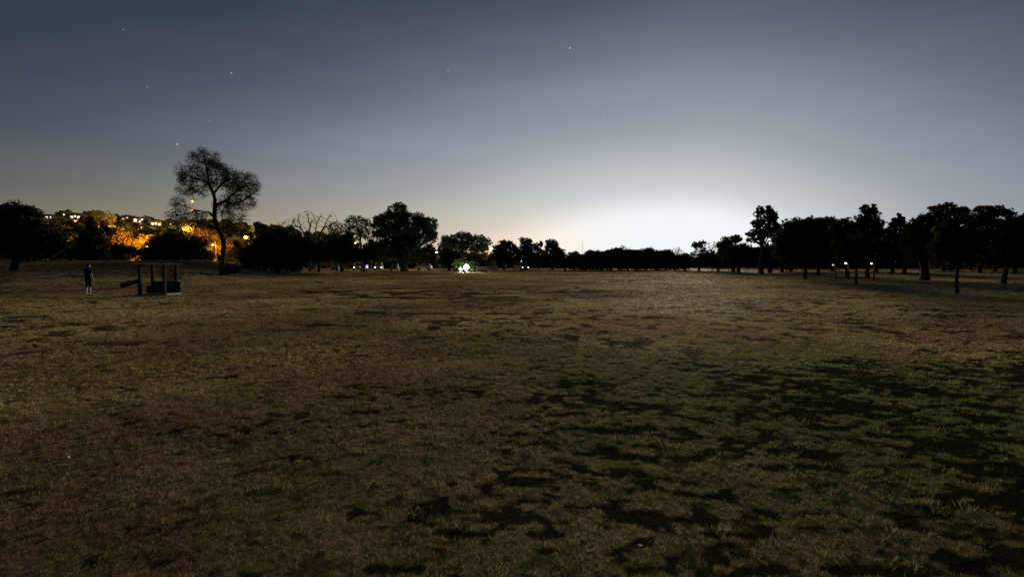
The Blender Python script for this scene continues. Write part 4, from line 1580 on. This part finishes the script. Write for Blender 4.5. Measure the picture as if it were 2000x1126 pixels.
# ------------------------------------------------------------------ person on the left
def person():
    D = ground_at(172, 577)
    x = (172 - 1000) / F * D
    t_ = thing("person", "person in dark blue clothes with bare forearms and white socks standing on the grass", "person", (x, D, tz(x, D)), R(168))
    k = (577 - 515) / F * D / 1.72          # figure is drawn 1.72 m tall
    verts, edges, rad_ = [], [], []

    def v(p, r_):
        verts.append(p)
        rad_.append(r_)
        return len(verts) - 1

    def chain(start, pts):
        a = start
        for p, r_ in pts:
            b_ = v(p, r_)
            edges.append((a, b_))
            a = b_
        return a
    pel = v((0, 0, .95), (.155, .115))
    ch = chain(pel, [((0, .01, 1.08), (.14, .105)), ((0, .015, 1.24), (.165, .12)), ((0, .0, 1.38), (.15, .10))])
    nk = chain(ch, [((0, 0, 1.46), (.06, .06)), ((0, -.01, 1.52), (.058, .06))])
    hd_ = chain(nk, [((0, -.015, 1.58), (.072, .085)), ((0, -.01, 1.65), (.078, .095)), ((0, -.005, 1.70), (.05, .06))])
    for s_ in (-1, 1):
        lg_ = chain(pel, [((s_ * .09, 0, .86), (.09, .095)), ((s_ * .105, -.01, .70), (.078, .08)), ((s_ * .11, -.02, .50), (.055, .06)), ((s_ * .115, 0, .38), (.055, .06)),
                          ((s_ * .115, .01, .24), (.045, .048)), ((s_ * .115, .01, .09), (.04, .045)), ((s_ * .12, -.07, .045), (.042, .032)), ((s_ * .125, -.16, .035), (.04, .026))])
        el_ = chain(ch, [((s_ * .17, 0, 1.38), (.062, .062)), ((s_ * .215, .01, 1.25), (.05, .05)), ((s_ * .25, .02, 1.10), (.042, .042)), ((s_ * .255, -.02, .97), (.036, .038)),
                         ((s_ * .25, -.06, .86), (.025, .03))])
        pm_ = chain(el_, [((s_ * .25, -.075, .80), (.018, .036)), ((s_ * .248, -.085, .765), (.016, .036))])
        for q, (dy_, l_) in enumerate(((-.028, .07), (-.010, .082), (.008, .076), (.026, .058))):
            chain(pm_, [((s_ * .248, -.085 + dy_, .74), (.008, .008)), ((s_ * .240, -.085 + dy_, .765 - l_ * .75), (.008, .008)), ((s_ * .228, -.085 + dy_, .765 - l_), (.007, .007))])
        chain(el_, [((s_ * .238, -.115, .81), (.010, .010)), ((s_ * .225, -.125, .775), (.009, .009))])
    me = bpy.data.meshes.new("body")
    me.from_pydata([tuple(c * k for c in p) for p in verts], edges, [])
    o = bpy.data.objects.new("body", me)
    COL.objects.link(o)
    md = o.modifiers.new("skin", "SKIN")
    me.skin_vertices[0].data[0].use_root = True
    for i, r_ in enumerate(rad_):
        me.skin_vertices[0].data[i].radius = (r_[0] * k, r_[1] * k)
    sb = o.modifiers.new("sub", "SUBSURF")
    sb.levels = sb.render_levels = 2
    dg = bpy.context.evaluated_depsgraph_get()
    m2 = bpy.data.meshes.new_from_object(o.evaluated_get(dg))
    bpy.data.objects.remove(o, do_unlink=True)
    m2.name = "body"
    m2.materials.clear()
    mats_ = [principled("skin", (.42, .28, .21), .6, .3), principled("navy_cloth", (.018, .022, .06), .9, .1), principled("black_cloth", (.012, .012, .014), .9, .1),
             principled("white_sock", (.72, .72, .70), .9, .1), principled("dark_hair", (.015, .012, .012), .7, .2)]
    for m_ in mats_:
        m2.materials.append(m_)
    for p in m2.polygons:
        c = p.center / k
        i = 1
        if c.z > 1.50:
            i = 4 if (c.y > -.045 or c.z > 1.645) else 0
        elif abs(c.x) > .19 and c.z < 1.22:
            i = 0
        elif c.z > .96:
            i = 1
        elif c.z > .46:
            i = 2
        elif c.z > .075:
            i = 3
        else:
            i = 2
        p.material_index = i
        p.use_smooth = True
    link("body", m2, t_)
    ball("nose", .016 * k, mats_[0], t_, (0, -.108 * k, 1.60 * k), 1, (.8, 1.2, 1.3))
    for s_ in (-1, 1):
        ball("ear", .03 * k, mats_[0], t_, (s_ * .079 * k, 0, 1.61 * k), 1, (.4, .8, 1.1))
        ball("eye", .010 * k, mats_[4], t_, (s_ * .03 * k, -.094 * k, 1.63 * k), 1)
    box("mouth", .045 * k, .008 * k, .009 * k, principled("lips", (.28, .12, .10), .6), t_, (0, -.097 * k, 1.555 * k), .002 * k)


person()
